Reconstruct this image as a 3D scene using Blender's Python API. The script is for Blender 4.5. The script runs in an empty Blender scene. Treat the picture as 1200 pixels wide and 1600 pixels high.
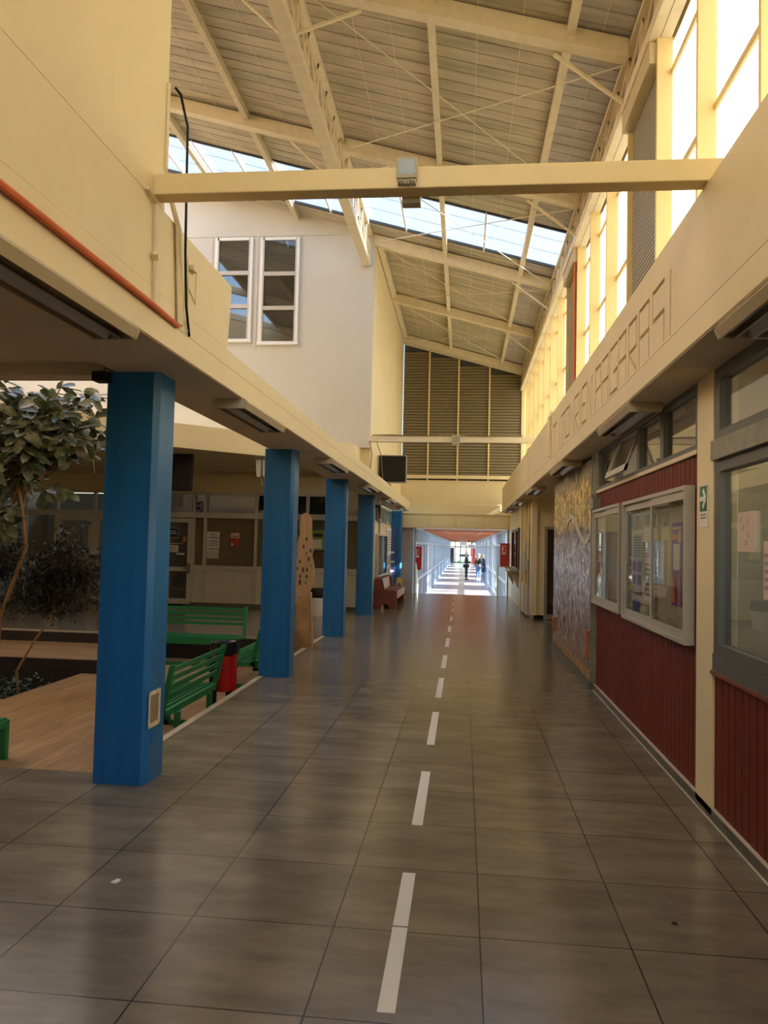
import bpy, bmesh, math, random
from mathutils import Vector, Matrix, Euler
random.seed(7)
C = bpy.context.scene.collection
PI = math.pi
IDX = {}

# ------------------------------------------------------------------ materials
MATS = {}
def _n(nt, t, **kw):
    n = nt.nodes.new(t)
    for k, v in kw.items(): setattr(n, k, v)
    return n
def mat(name, col, rough=.6, metal=0., var=.0, vscale=3., bump=0., bscale=40., col2=None, spec=.5, coat=0., stretch=(1, 1, 1), alpha_noise=None):
    if name in MATS: return MATS[name]
    m = bpy.data.materials.new(name); m.use_nodes = True
    nt = m.node_tree; b = nt.nodes['Principled BSDF']
    b.inputs['Roughness'].default_value = rough; b.inputs['Metallic'].default_value = metal
    b.inputs['Specular IOR Level'].default_value = spec
    b.inputs['Coat Weight'].default_value = coat
    tc = _n(nt, 'ShaderNodeTexCoord'); mp = _n(nt, 'ShaderNodeMapping')
    mp.inputs['Scale'].default_value = stretch
    nt.links.new(tc.outputs['Object'], mp.inputs['Vector'])
    nz = _n(nt, 'ShaderNodeTexNoise'); nz.inputs['Scale'].default_value = vscale; nz.inputs['Detail'].default_value = 5
    nz.inputs['Roughness'].default_value = .6
    nt.links.new(mp.outputs['Vector'], nz.inputs['Vector'])
    mx = _n(nt, 'ShaderNodeMix', data_type='RGBA')
    c2 = col2 or tuple(max(0, c * (1 - var)) for c in col)
    mx.inputs['A'].default_value = (*col, 1); mx.inputs['B'].default_value = (*c2, 1)
    rp = _n(nt, 'ShaderNodeMapRange'); rp.inputs['From Min'].default_value = .4; rp.inputs['From Max'].default_value = .72
    nt.links.new(nz.outputs['Fac'], rp.inputs['Value']); nt.links.new(rp.outputs['Result'], mx.inputs['Factor'])
    nt.links.new(mx.outputs['Result'], b.inputs['Base Color'])
    if bump:
        n2 = _n(nt, 'ShaderNodeTexNoise'); n2.inputs['Scale'].default_value = bscale; n2.inputs['Detail'].default_value = 3
        nt.links.new(mp.outputs['Vector'], n2.inputs['Vector'])
        bp = _n(nt, 'ShaderNodeBump'); bp.inputs['Strength'].default_value = bump; bp.inputs['Distance'].default_value = .01
        nt.links.new(n2.outputs['Fac'], bp.inputs['Height']); nt.links.new(bp.outputs['Normal'], b.inputs['Normal'])
    MATS[name] = m
    return m

def glass_mat(name, tint=(.9, .95, .95), ior=1.5, rough=.0, diffuse=None, dfac=0.):
    m = bpy.data.materials.new(name); m.use_nodes = True; nt = m.node_tree
    nt.nodes.remove(nt.nodes['Principled BSDF']); out = nt.nodes['Material Output']
    tr = _n(nt, 'ShaderNodeBsdfTransparent'); tr.inputs['Color'].default_value = (*tint, 1)
    gl = _n(nt, 'ShaderNodeBsdfGlossy'); gl.inputs['Roughness'].default_value = rough
    fr = _n(nt, 'ShaderNodeFresnel'); ge = _n(nt, 'ShaderNodeNewGeometry'); io = _n(nt, 'ShaderNodeMapRange')
    io.inputs['To Min'].default_value = ior; io.inputs['To Max'].default_value = 1 / ior      # same reflectance from both faces of a thin pane
    nt.links.new(ge.outputs['Backfacing'], io.inputs['Value']); nt.links.new(io.outputs[0], fr.inputs['IOR'])
    mx = _n(nt, 'ShaderNodeMixShader')
    nt.links.new(fr.outputs[0], mx.inputs[0]); nt.links.new(tr.outputs[0], mx.inputs[1]); nt.links.new(gl.outputs[0], mx.inputs[2])
    last = mx
    if dfac:
        tl = _n(nt, 'ShaderNodeBsdfTranslucent'); tl.inputs['Color'].default_value = (*diffuse, 1)
        m2 = _n(nt, 'ShaderNodeMixShader'); m2.inputs[0].default_value = dfac
        nt.links.new(mx.outputs[0], m2.inputs[1]); nt.links.new(tl.outputs[0], m2.inputs[2]); last = m2
    nt.links.new(last.outputs[0], out.inputs['Surface'])
    MATS[name] = m
    return m

YEL = (.80, .67, .405)
M = {}
M['yellow'] = mat('cream_yellow_paint', YEL, .55, var=.07, vscale=1.2, bump=.12, bscale=60)
M['yellow_beam'] = mat('ochre_yellow_enamel', (.78, .61, .295), .4, var=.05, vscale=2)
M['white_wall'] = mat('off_white_paint', (.60, .565, .48), .55, var=.06, vscale=.8, bump=.08)
M['dust'] = mat('dirty_trim', (.28, .2, .11), .8, var=.3, vscale=8)
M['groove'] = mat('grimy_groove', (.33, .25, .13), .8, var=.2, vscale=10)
M['soffit'] = mat('soffit_paint', (.74, .61, .43), .7, var=.12, vscale=1.5, bump=.08)
M['roof'] = mat('painted_roof_sheet', (.53, .47, .335), .6, var=.38, vscale=2.2, stretch=(.35, 2.5, 1))
M['roof_grey'] = mat('bare_fibre_sheet', (.56, .525, .515), .7, var=.3, vscale=2.5, stretch=(.5, 2.5, 1))  # greyer lilac tone for the eave sheets
M['batten'] = mat('pale_wire', (.75, .68, .52), .6)
M['steel'] = mat('cream_painted_steel', (.76, .66, .46), .5, var=.12, vscale=6)
M['flash'] = mat('dark_flashing', (.05, .05, .05), .7)
M['blue'] = mat('blue_gloss_paint', (.008, .125, .33), .42, var=.18, vscale=3, stretch=(4, 4, .4), bump=.06, bscale=25)
M['chip'] = mat('bare_plaster', (.72, .58, .36), .8, var=.4, vscale=30)
M['red_board'] = mat('dark_red_boards', (.155, .021, .011), .5, spec=.25, var=.25, vscale=5, stretch=(1, 1, .3))
M['red_rail'] = mat('varnished_red_rail', (.22, .06, .03), .35, var=.2)
M['skirt'] = mat('grey_skirting', (.13, .12, .10), .5, var=.3, vscale=6)
M['white_line'] = mat('white_mastic', (.6, .55, .45), .6)
M['alu_grey'] = mat('painted_grey_frame', (.125, .125, .115), .45, var=.15, vscale=6)
M['transom'] = mat('weathered_transom', (.30, .28, .21), .6, var=.3, vscale=8)
M['alu'] = mat('dull_aluminium', (.52, .48, .40), .45, metal=.25, var=.1, vscale=5)
M['alu_white'] = mat('cream_aluminium', (.60, .555, .46), .45, var=.08)
M['white'] = mat('white_paint', (.80, .79, .75), .5, var=.05)
M['paper'] = mat('white_paper', (.78, .75, .70), .7, var=.04)
M['black'] = mat('black_plastic', (.010, .009, .008), .45, spec=.2)
M['screen'] = mat('dark_screen', (.016, .013, .011), .35, spec=.15)
M['darkroom'] = mat('dim_room_paint', (.45, .41, .32), .8)
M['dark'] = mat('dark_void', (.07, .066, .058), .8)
M['green'] = mat('green_enamel', (.012, .19, .062), .38, var=.1)
M['wood_deck'] = None
M['kerb'] = mat('cream_kerb', (.50, .42, .30), .6, var=.15, vscale=8)
M['riser'] = mat('dark_brown_riser', (.022, .015, .011), .6, var=.2)
M['soil'] = mat('planter_soil', (.05, .032, .02), .95, var=.5, vscale=12, bump=.8, bscale=30)
M['bark'] = mat('tan_bark', (.38, .22, .11), .7, var=.35, vscale=12)
M['leaf'] = mat('rubber_leaf', (.07, .105, .04), .3, var=.3, vscale=3.5, col2=(.46, .44, .33))
M['leaf_small'] = mat('fig_leaf', (.024, .024, .013), .45, var=.4, vscale=3)
M['leaf_low'] = mat('low_leaf', (.03, .075, .025), .5, var=.4, vscale=3)
M['orange'] = mat('orange_pipe', (.70, .135, .028), .45, var=.15, vscale=8)
M['lamp_body'] = mat('lamp_housing', (.50, .42, .28), .5, var=.1)
M['reflector'] = mat('louvre_metal', (.42, .40, .37), .35, metal=.6)
M['tube'] = mat('unlit_tube', (.62, .60, .56), .3)
M['red'] = mat('red_enamel', (.52, .012, .010), .35, var=.1)
M['bag'] = mat('black_bin_liner', (.012, .012, .012), .25, bump=.9, bscale=28)
M['ply'] = mat('pale_plywood', (.50, .315, .165), .5, var=.25, vscale=4, stretch=(10, 10, .6))
M['kraft'] = mat('crumpled_kraft', (.44, .255, .11), .7, var=.45, vscale=6, bump=1., bscale=9)
M['pew'] = mat('red_brown_wood', (.21, .045, .020), .4, var=.25, vscale=4, stretch=(1, 6, 1))
M['pew_pale'] = mat('worn_pale_edge', (.55, .36, .28), .5, var=.1)
M['purple'] = mat('purple_print', (.15, .05, .34), .5)
M['orange_print'] = mat('orange_print', (.75, .26, .05), .5)
M['pink'] = mat('pinkish_paper', (.62, .50, .41), .7, var=.1, vscale=25)
M['green_sign'] = mat('green_sign', (.02, .17, .07), .4)
M['blue_print'] = mat('blue_print', (.06, .10, .35), .5)
M['navy'] = mat('navy_print', (.015, .02, .05), .4)
M['red_print'] = mat('red_print', (.40, .04, .02), .5)
M['lime'] = mat('lime_print', (.25, .38, .08), .5)
M['text'] = mat('print_ink', (.05, .045, .05), .6)
M['text_grey'] = mat('grey_ink', (.28, .26, .25), .6)
M['far_ceiling'] = mat('red_timber_ceiling', (.42, .105, .026), .7, spec=.1, var=.35, vscale=3, stretch=(.3, 9, 1))
M['far_frame'] = mat('blue_grey_frame', (.34, .38, .45), .45, var=.1)
M['far_floor'] = mat('pale_corridor_floor', (.50, .50, .52), .25, var=.2, vscale=1.5)
M['brown_louver'] = mat('brown_louvre', (.22, .175, .095), .6, var=.2, vscale=5, stretch=(.5, 1, 6))
M['shutter'] = mat('grey_roller_slats', (.34, .31, .24), .5, var=.08)
M['shutter_box'] = mat('roller_box_paint', (.60, .50, .31), .5, var=.08)
M['concrete'] = mat('outdoor_concrete', (.34, .33, .30), .9, var=.2)
M['grass'] = mat('lawn', (.10, .20, .05), .95, var=.4, vscale=6)
M['tree_far'] = mat('far_tree_leaf', (.06, .13, .03), .8, var=.5, vscale=5)
M['skin'] = mat('skin_tone', (.55, .33, .22), .5)
M['hair'] = mat('hair_grey', (.45, .42, .38), .6)
M['blonde'] = mat('hair_blonde', (.72, .52, .25), .6)
M['jacket'] = mat('dark_jacket', (.02, .02, .022), .7)
M['navy_coat'] = mat('navy_coat', (.035, .04, .075), .7)
M['jeans'] = mat('blue_jeans', (.14, .24, .42), .8)
M['trousers'] = mat('black_trousers', (.025, .02, .025), .8)
M['stone'] = mat('white_stone', (.5, .48, .44), .8, var=.2)
M['greenleafpaint'] = mat('green_leaf_paint', (.02, .07, .03), .5)
M['limeleaf'] = mat('lime_leaf_paint', (.14, .25, .04), .5)
M['wineleaf'] = mat('wine_leaf_paint', (.10, .012, .03), .5)
M['wall_panel'] = mat('beige_infill_panel', (.66, .61, .51), .5, var=.08, vscale=4)
M['terracotta'] = mat('terracotta_brick', (.42, .17, .08), .7, var=.3, vscale=20)
M['wave'] = mat('white_mosaic_line', (.62, .57, .46), .45, var=.4, vscale=40)
M['yellow_plastic'] = mat('yellow_plastic', (.75, .48, .04), .45)
M['clear'] = glass_mat('window_glass', (.93, .95, .93))
M['dark_glass'] = glass_mat('tinted_glass', (.80, .78, .72), ior=1.9)
M['sky_glass'] = glass_mat('skylight_glass', (.255, .275, .315), ior=1.3, diffuse=(.8, .9, 1), dfac=.04)

def panel_mat():
    m = bpy.data.materials.new('translucent_corrugated'); m.use_nodes = True; nt = m.node_tree
    nt.nodes.remove(nt.nodes['Principled BSDF']); out = nt.nodes['Material Output']
    tc = _n(nt, 'ShaderNodeTexCoord'); nz = _n(nt, 'ShaderNodeTexNoise')
    nz.inputs['Scale'].default_value = 55; nz.inputs['Detail'].default_value = 2
    nt.links.new(tc.outputs['Object'], nz.inputs['Vector'])
    rp = _n(nt, 'ShaderNodeMapRange'); rp.inputs['From Min'].default_value = .56; rp.inputs['From Max'].default_value = .72
    nt.links.new(nz.outputs['Fac'], rp.inputs['Value'])
    mx = _n(nt, 'ShaderNodeMix', data_type='RGBA')
    mx.inputs['A'].default_value = (.19, .175, .132, 1); mx.inputs['B'].default_value = (.08, .066, .043, 1)
    nt.links.new(rp.outputs[0], mx.inputs['Factor'])
    tl = _n(nt, 'ShaderNodeBsdfTranslucent'); df = _n(nt, 'ShaderNodeBsdfDiffuse')
    nt.links.new(mx.outputs['Result'], tl.inputs['Color']); nt.links.new(mx.outputs['Result'], df.inputs['Color'])
    ms = _n(nt, 'ShaderNodeMixShader'); ms.inputs[0].default_value = .2
    nt.links.new(tl.outputs[0], ms.inputs[1]); nt.links.new(df.outputs[0], ms.inputs[2])
    nt.links.new(ms.outputs[0], out.inputs['Surface'])
    return m
M['panel'] = panel_mat()

def tile_mat(name, bw, bh, c1, c2, mortar, rough, origin=(0, 0, 0), msize=.0035, noise=True, offset=0., rot=0., streak=(1, 1, 1), bump=0.):
    m = bpy.data.materials.new(name); m.use_nodes = True; nt = m.node_tree; b = nt.nodes['Principled BSDF']
    tc = _n(nt, 'ShaderNodeTexCoord'); mp = _n(nt, 'ShaderNodeMapping')
    mp.inputs['Location'].default_value = origin; mp.inputs['Rotation'].default_value = (0, 0, rot)
    nt.links.new(tc.outputs['Object'], mp.inputs['Vector'])
    br = _n(nt, 'ShaderNodeTexBrick'); br.offset = offset; br.squash = 1
    br.inputs['Scale'].default_value = 1; br.inputs['Brick Width'].default_value = bw; br.inputs['Row Height'].default_value = bh
    br.inputs['Mortar Size'].default_value = msize; br.inputs['Mortar Smooth'].default_value = .1; br.inputs['Bias'].default_value = 0
    br.inputs['Color1'].default_value = (*c1, 1); br.inputs['Color2'].default_value = (*c2, 1); br.inputs['Mortar'].default_value = (*mortar, 1)
    nt.links.new(mp.outputs[0], br.inputs['Vector'])
    m2 = _n(nt, 'ShaderNodeMapping'); m2.inputs['Scale'].default_value = streak; m2.inputs['Rotation'].default_value = (0, 0, rot)
    nt.links.new(tc.outputs['Object'], m2.inputs['Vector'])
    nz = _n(nt, 'ShaderNodeTexNoise'); nz.inputs['Scale'].default_value = 2.2; nz.inputs['Detail'].default_value = 3.5; nz.inputs['Roughness'].default_value = .65
    nt.links.new(m2.outputs[0], nz.inputs['Vector'])
    rp = _n(nt, 'ShaderNodeMapRange'); rp.inputs['From Min'].default_value = .3; rp.inputs['From Max'].default_value = .7
    rp.inputs['To Min'].default_value = .72; rp.inputs['To Max'].default_value = 1.25
    nt.links.new(nz.outputs['Fac'], rp.inputs['Value'])
    mu = _n(nt, 'ShaderNodeMix', data_type='RGBA', blend_type='MULTIPLY'); mu.inputs['Factor'].default_value = 1
    nt.links.new(br.outputs['Color'], mu.inputs['A']); nt.links.new(rp.outputs[0], mu.inputs['B'])
    nt.links.new(mu.outputs['Result'], b.inputs['Base Color'])
    r2 = _n(nt, 'ShaderNodeMapRange'); r2.inputs['To Min'].default_value = rough; r2.inputs['To Max'].default_value = rough
    nt.links.new(nz.outputs['Fac'], r2.inputs['Value']); nt.links.new(r2.outputs[0], b.inputs['Roughness'])
    bp = _n(nt, 'ShaderNodeBump'); bp.inputs['Strength'].default_value = .06; bp.inputs['Distance'].default_value = .001; bp.invert = True
    nt.links.new(br.outputs['Fac'], bp.inputs['Height']); nt.links.new(bp.outputs[0], b.inputs['Normal'])
    MATS[name] = m
    return m
M['tile'] = tile_mat('dark_porcelain_tile', .598, .606, (.225, .188, .135), (.185, .155, .112), (.03, .022, .014), .19, origin=(-.095, -4.402, 0), streak=(.8, 2.2, 1))
M['wood_deck'] = tile_mat('wood_look_plank', 1.2, .16, (.40, .245, .112), (.33, .20, .09), (.12, .07, .03), .5, offset=.4, rot=-PI / 2 + .12, msize=.002, streak=(9, .7, 1))
M['wood_tread'] = tile_mat('wood_look_tread', 1.2, .16, (.40, .245, .112), (.33, .20, .09), (.12, .07, .03), .5, offset=.4, msize=.002, streak=(.7, 9, 1))

def mosaic_mat():
    m = bpy.data.materials.new('glazed_mosaic'); m.use_nodes = True; nt = m.node_tree; b = nt.nodes['Principled BSDF']
    L = nt.links.new
    tc = _n(nt, 'ShaderNodeTexCoord'); sx = _n(nt, 'ShaderNodeSeparateXYZ'); L(tc.outputs['Object'], sx.inputs[0])
    cb = _n(nt, 'ShaderNodeCombineXYZ'); L(sx.outputs['Y'], cb.inputs['X']); L(sx.outputs['Z'], cb.inputs['Y'])
    mp = _n(nt, 'ShaderNodeMapping'); mp.inputs['Scale'].default_value = (34, 12, 1); L(cb.outputs[0], mp.inputs[0])
    vo = _n(nt, 'ShaderNodeTexVoronoi'); vo.inputs['Scale'].default_value = 1; L(mp.outputs[0], vo.inputs['Vector'])
    ve = _n(nt, 'ShaderNodeTexVoronoi', feature='DISTANCE_TO_EDGE'); ve.inputs['Scale'].default_value = 1; L(mp.outputs[0], ve.inputs['Vector'])
    # height bands of tile colour
    nz = _n(nt, 'ShaderNodeTexNoise'); nz.inputs['Scale'].default_value = 1.6; L(tc.outputs['Object'], nz.inputs['Vector'])
    ad = _n(nt, 'ShaderNodeMath', operation='MULTIPLY_ADD'); ad.inputs[1].default_value = .35; L(nz.outputs['Fac'], ad.inputs[0]); L(sx.outputs['Z'], ad.inputs[2])
    rg = _n(nt, 'ShaderNodeMapRange'); rg.inputs['From Min'].default_value = .17; rg.inputs['From Max'].default_value = 2.8; L(ad.outputs[0], rg.inputs['Value'])
    cr = _n(nt, 'ShaderNodeValToRGB'); L(rg.outputs[0], cr.inputs[0])
    e = cr.color_ramp.elements
    e[0].position = 0; e[0].color = (.38, .23, .14, 1); e[1].position = 1; e[1].color = (.28, .26, .28, 1)
    for p, c in ((.16, (.34, .21, .17)), (.33, (.34, .27, .28)), (.46, (.62, .62, .72)), (.60, (.46, .43, .48)), (.645, (.13, .115, .11)), (.68, (.70, .50, .17)), (.84, (.80, .56, .15)), (.93, (.38, .32, .25))):
        q = e.new(p); q.color = (*c, 1)
    hs = _n(nt, 'ShaderNodeSeparateColor'); L(vo.outputs['Color'], hs.inputs[0])
    r1 = _n(nt, 'ShaderNodeMapRange'); r1.inputs['To Min'].default_value = .12; r1.inputs['To Max'].default_value = 2.1; L(hs.outputs[0], r1.inputs['Value'])
    mu = _n(nt, 'ShaderNodeMix', data_type='RGBA', blend_type='MULTIPLY'); mu.inputs['Factor'].default_value = 1
    L(cr.outputs[0], mu.inputs['A']); L(r1.outputs[0], mu.inputs['B'])
    st = _n(nt, 'ShaderNodeMath', operation='LESS_THAN'); st.inputs[1].default_value = .07; L(ve.outputs['Distance'], st.inputs[0])
    gm = _n(nt, 'ShaderNodeMix', data_type='RGBA'); gm.inputs['B'].default_value = (.05, .04, .035, 1)
    L(st.outputs[0], gm.inputs['Factor']); L(mu.outputs['Result'], gm.inputs['A']); L(gm.outputs['Result'], b.inputs['Base Color'])
    b.inputs['Roughness'].default_value = .30
    ge = _n(nt, 'ShaderNodeNewGeometry'); sb = _n(nt, 'ShaderNodeVectorMath', operation='SUBTRACT'); sb.inputs[1].default_value = (.5, .5, .5)
    sl = _n(nt, 'ShaderNodeVectorMath', operation='SCALE'); sl.inputs['Scale'].default_value = .75      # each little tile is set at its own tilt
    av = _n(nt, 'ShaderNodeVectorMath', operation='ADD'); no = _n(nt, 'ShaderNodeVectorMath', operation='NORMALIZE')
    L(vo.outputs['Color'], sb.inputs[0]); L(sb.outputs[0], sl.inputs[0]); L(sl.outputs[0], av.inputs[0]); L(ge.outputs['Normal'], av.inputs[1]); L(av.outputs[0], no.inputs[0]); L(no.outputs[0], b.inputs['Normal'])
    return m
M['mosaic'] = mosaic_mat()

# ------------------------------------------------------------------ mesh helpers
class MB:
    def __init__(s): s.v = []; s.f = []; s.k = 0
    def _add(s, vs, fs):
        k = len(s.v); s.v += [tuple(v) for v in vs]; s.f += [tuple(i + k for i in f) for f in fs]; return s
    def box(s, x0, x1, y0, y1, z0, z1):
        x0, x1 = min(x0, x1), max(x0, x1); y0, y1 = min(y0, y1), max(y0, y1); z0, z1 = min(z0, z1), max(z0, z1)
        e = .0003 * (s.k % 6); s.k += 1; x0 -= e; y0 -= e; z0 -= e; x1 += e; y1 += e; z1 += e      # keeps faces of joined boxes from coinciding
        return s._add([(x, y, z) for z in (z0, z1) for y in (y0, y1) for x in (x0, x1)],
                      [(0, 2, 3, 1), (4, 5, 7, 6), (0, 1, 5, 4), (2, 6, 7, 3), (0, 4, 6, 2), (1, 3, 7, 5)])
    def cbox(s, c, d): return s.box(c[0] - d[0] / 2, c[0] + d[0] / 2, c[1] - d[1] / 2, c[1] + d[1] / 2, c[2] - d[2] / 2, c[2] + d[2] / 2)
    def prism(s, poly, axis, a, b):
        """poly: 2D points; axis x -> (y,z), y -> (x,z), z -> (x,y)"""
        def P(p, t): return {'x': (t, p[0], p[1]), 'y': (p[0], t, p[1]), 'z': (p[0], p[1], t)}[axis]
        n = len(poly)
        area = sum(poly[i][0] * poly[(i + 1) % n][1] - poly[(i + 1) % n][0] * poly[i][1] for i in range(n))
        flip = (area < 0) != (axis == 'y')
        pl = poly[::-1] if flip else poly
        if a > b: a, b = b, a
        vs = [P(p, a) for p in pl] + [P(p, b) for p in pl]
        fs = [tuple(range(n))[::-1], tuple(range(n, 2 * n))] + [(i, (i + 1) % n, n + (i + 1) % n, n + i) for i in range(n)]
        return s._add(vs, fs)
    def beam(s, p, q, w, h, up=(0, 0, 1)):
        p = Vector(p); q = Vector(q); d = (q - p).normalized(); u = Vector(up)
        r = d.cross(u)
        if r.length < 1e-4: r = d.cross(Vector((1, 0, 0)))
        r.normalize(); u = r.cross(d); vs = []
        for e in (p, q):
            for a, b in ((-1, -1), (1, -1), (1, 1), (-1, 1)): vs.append(e + r * a * w / 2 + u * b * h / 2)
        return s._add(vs, [(0, 1, 2, 3), (7, 6, 5, 4), (0, 4, 5, 1), (1, 5, 6, 2), (2, 6, 7, 3), (3, 7, 4, 0)])
    def tube(s, pts, r, n=8, r1=None):
        pts = [Vector(p) for p in pts]; m = len(pts); k = len(s.v); vs = []; fs = []
        ref = None
        for i, p in enumerate(pts):
            d = (pts[min(i + 1, m - 1)] - pts[max(i - 1, 0)]).normalized()
            if ref is None: ref = d.orthogonal().normalized()
            ref = (ref - d * ref.dot(d)).normalized(); b = d.cross(ref)
            rr = r if r1 is None else r + (r1 - r) * i / (m - 1)
            for j in range(n):
                a = 2 * PI * j / n; vs.append(p + ref * math.cos(a) * rr + b * math.sin(a) * rr)
        for i in range(m - 1):
            for j in range(n):
                fs.append((i * n + j, i * n + (j + 1) % n, (i + 1) * n + (j + 1) % n, (i + 1) * n + j))
        fs.append(tuple(range(n))[::-1]); fs.append(tuple(range((m - 1) * n, m * n)))
        return s._add(vs, fs)
    def lathe(s, prof, c=(0, 0, 0), n=20, cap=True, sx=1, sy=1):
        vs = []; fs = []
        for r, z in prof:
            for j in range(n):
                a = 2 * PI * j / n; vs.append((c[0] + r * sx * math.cos(a), c[1] + r * sy * math.sin(a), c[2] + z))
        for i in range(len(prof) - 1):
            for j in range(n): fs.append((i * n + j, i * n + (j + 1) % n, (i + 1) * n + (j + 1) % n, (i + 1) * n + j))
        if cap:
            fs.append(tuple(range(n))[::-1]); fs.append(tuple(range((len(prof) - 1) * n, len(prof) * n)))
        return s._add(vs, fs)
    def build(s, name, m, parent=None, bevel=0., smooth=False, angle=40):
        off = Vector((0, 0, 0))
        p = parent
        while p is not None: off += p.location; p = p.parent
        me = bpy.data.meshes.new(name)
        me.from_pydata([(a - off.x, b - off.y, c - off.z) for a, b, c in s.v], [], s.f); me.update()
        if m: me.materials.append(M[m] if isinstance(m, str) else m)
        if smooth:
            me.shade_smooth(); me.set_sharp_from_angle(angle=math.radians(angle))
        o = bpy.data.objects.new(name, me); C.objects.link(o)
        if parent: o.parent = parent
        if bevel:
            md = o.modifiers.new('edge', 'BEVEL'); md.width = bevel; md.segments = 2; md.limit_method = 'ANGLE'; md.angle_limit = .6
        return o

def tag(o, label=None, cat=None, group=None, kind=None):
    if label: o['label'] = label
    if cat: o['category'] = cat
    if group: o['group'] = group
    if kind: o['kind'] = kind
    return o
def thing(name, label, cat, loc=(0, 0, 0), group=None):
    o = bpy.data.objects.new(name, None); C.objects.link(o); o.location = loc; o.empty_display_size = .1
    return tag(o, label, cat, group)
def struct(name, mb, m, label=None, parent=None, **kw):
    o = mb.build(name, m, parent, **kw)
    if parent is None: tag(o, label or None, None, None, 'structure')
    return o
def sroot(name, loc=(0, 0, 0)):
    o = bpy.data.objects.new(name, None); C.objects.link(o); o.location = loc; o.empty_display_size = .1
    o['kind'] = 'structure'; return o
def dup(root, loc, label=None, cat=None):
    r = root.copy(); C.objects.link(r); r.location = loc
    if label: r['label'] = label
    for ch in list(root.children):
        c = ch.copy(); C.objects.link(c); c.parent = r
        for g in list(ch.children):
            d = g.copy(); C.objects.link(d); d.parent = c
    return r
def world_off(p):
    off = Vector((0, 0, 0))
    while p is not None: off += p.location; p = p.parent
    return off
def text(name, body, size, loc, rot, m, parent=None, ext=.001, align='CENTER', sx=1.):
    cu = bpy.data.curves.new(name, 'FONT'); cu.body = body; cu.size = size; cu.extrude = ext; cu.align_x = align; cu.align_y = 'CENTER'
    cu.resolution_u = 3
    tmp = bpy.data.objects.new(name, cu); C.objects.link(tmp)
    me = bpy.data.meshes.new_from_object(tmp.evaluated_get(bpy.context.evaluated_depsgraph_get())); bpy.data.objects.remove(tmp)
    me.materials.clear(); me.materials.append(M[m]); o = bpy.data.objects.new(name, me); C.objects.link(o)
    o.parent = parent; o.location = Vector(loc) - world_off(parent); o.rotation_euler = rot; o.scale = (sx, 1, 1)
    return o
FACE_Y = (PI / 2, 0, 0)            # reads when looking along +Y
FACE_X = (PI / 2, 0, -PI / 2)      # reads when looking along +X (right wall)
def RZ(x): return 7.911 - .273 * x
def box(*a): return MB().box(*a)

# ================================================================== SETTING
struct('floor', MB().box(-12, 4.2, -8, 5.0, -.6, 0).box(-2.36, 4.2, 5.0, 12.35, -.6, 0).box(-12, 4.2, 12.35, 25.2, -.6, 0), 'tile')
struct('floor_deck', box(-5.45, -2.36, 5.0, 12.35, -.6, -.38).box(-12, -5.45, 5.0, 8.75, -.6, -.38), 'wood_deck')
struct('floor_step', box(-12, -5.05, 10.65, 12.35, -.6, -.185), 'wood_tread')
struct('trim_riser', MB().box(-12, -5.05, 12.33, 12.349, -.185, -.02).box(-5.05, -2.36, 12.33, 12.349, -.38, -.02).box(-12, -5.05, 10.63, 10.65, -.9, -.19), 'riser')
struct('trim_kerb', MB().box(-2.36, -2.30, 5.06, 12.85, -.3, .012).box(-12, -2.36, 12.335, 12.375, -.02, .008), 'kerb')
struct('floor_planter', box(-12, -5.45, 8.75, 10.65, -1.1, -.75), 'soil')
struct('wall_planter', MB().box(-5.47, -5.45, 8.75, 10.65, -1.0, -.381).box(-12, -5.45, 8.73, 8.75, -1.0, -.381), 'riser')

# --- left canopy beam with fascia, parapet and tall near wall
w = sroot('wall_left', (-1.9, 4, 2.7))
MB().box(-2.30, -1.708, -8, 24.35, 2.68, 2.828).box(-2.30, -1.711, -8, 24.34, 2.828, 2.832).box(-2.30, -1.709, -8, 24.35, 2.832, 2.95).build('fascia', 'yellow', w, bevel=.002)
MB().prism([(-8, 2.95), (5.265, 2.95), (5.29, 3.02), (5.335, 3.40), (5.32, 3.425), (-8, 3.425)], 'x', -1.86, -1.7085).build('parapet', 'yellow', w, bevel=.003)
MB().prism([(-8, 3.426), (4.07, 3.426), (4.07, RZ(-1.708)), (-8, RZ(-1.708))], 'x', -1.95, -1.7085).build('upper_wall', 'yellow', w)
MB().box(-2.298, -1.716, -8, 24.33, 2.675, 2.6805).build('soffit', 'soffit', w)
w = sroot('wall_back_court', (-5, 16.6, 4))
MB().prism([(-12, 3.69), (-2.08, 3.69), (-2.08, RZ(-2.08)), (-12, RZ(-12))], 'y', 16.55, 16.72).build('plaster', 'white_wall', w)
MB().box(-12, -2.085, 16.535, 16.55, 8.445, 8.475).box(-5.79, -5.765, 16.54, 16.55, 5.9, 8.445).box(-4.775, -4.71, 16.54, 16.55, 5.9, 8.445).box(-3.725, -3.70, 16.54, 16.55, 5.9, 8.445).build('moulding', 'white_wall', w)
struct('wall_left_far', MB().prism([(16.72, 2.95), (25.1, 2.95), (25.1, RZ(-2.08)), (16.72, RZ(-2.08))], 'x', -2.3, -2.08), 'yellow')
struct('wall_left_near', MB().prism([(-12, 2.95), (-1.95, 2.95), (-1.95, RZ(-1.95)), (-12, RZ(-12))], 'y', 3.9, 4.06), 'yellow')
struct('ceiling_canopy', MB().box(-12, -2.30, -8, 4.9, 2.765, 2.95), 'soffit')
struct('trim_canopy_beam', box(-12, -2.30, 4.9, 5.08, 2.68, 2.95), 'soffit')
struct('wall_left_end', box(-12.15, -12, -8, 17.9, -1.1, RZ(-12) + .1), mat('brown_brick_wall', (.40, .30, .21), .8, var=.3, vscale=6))
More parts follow.
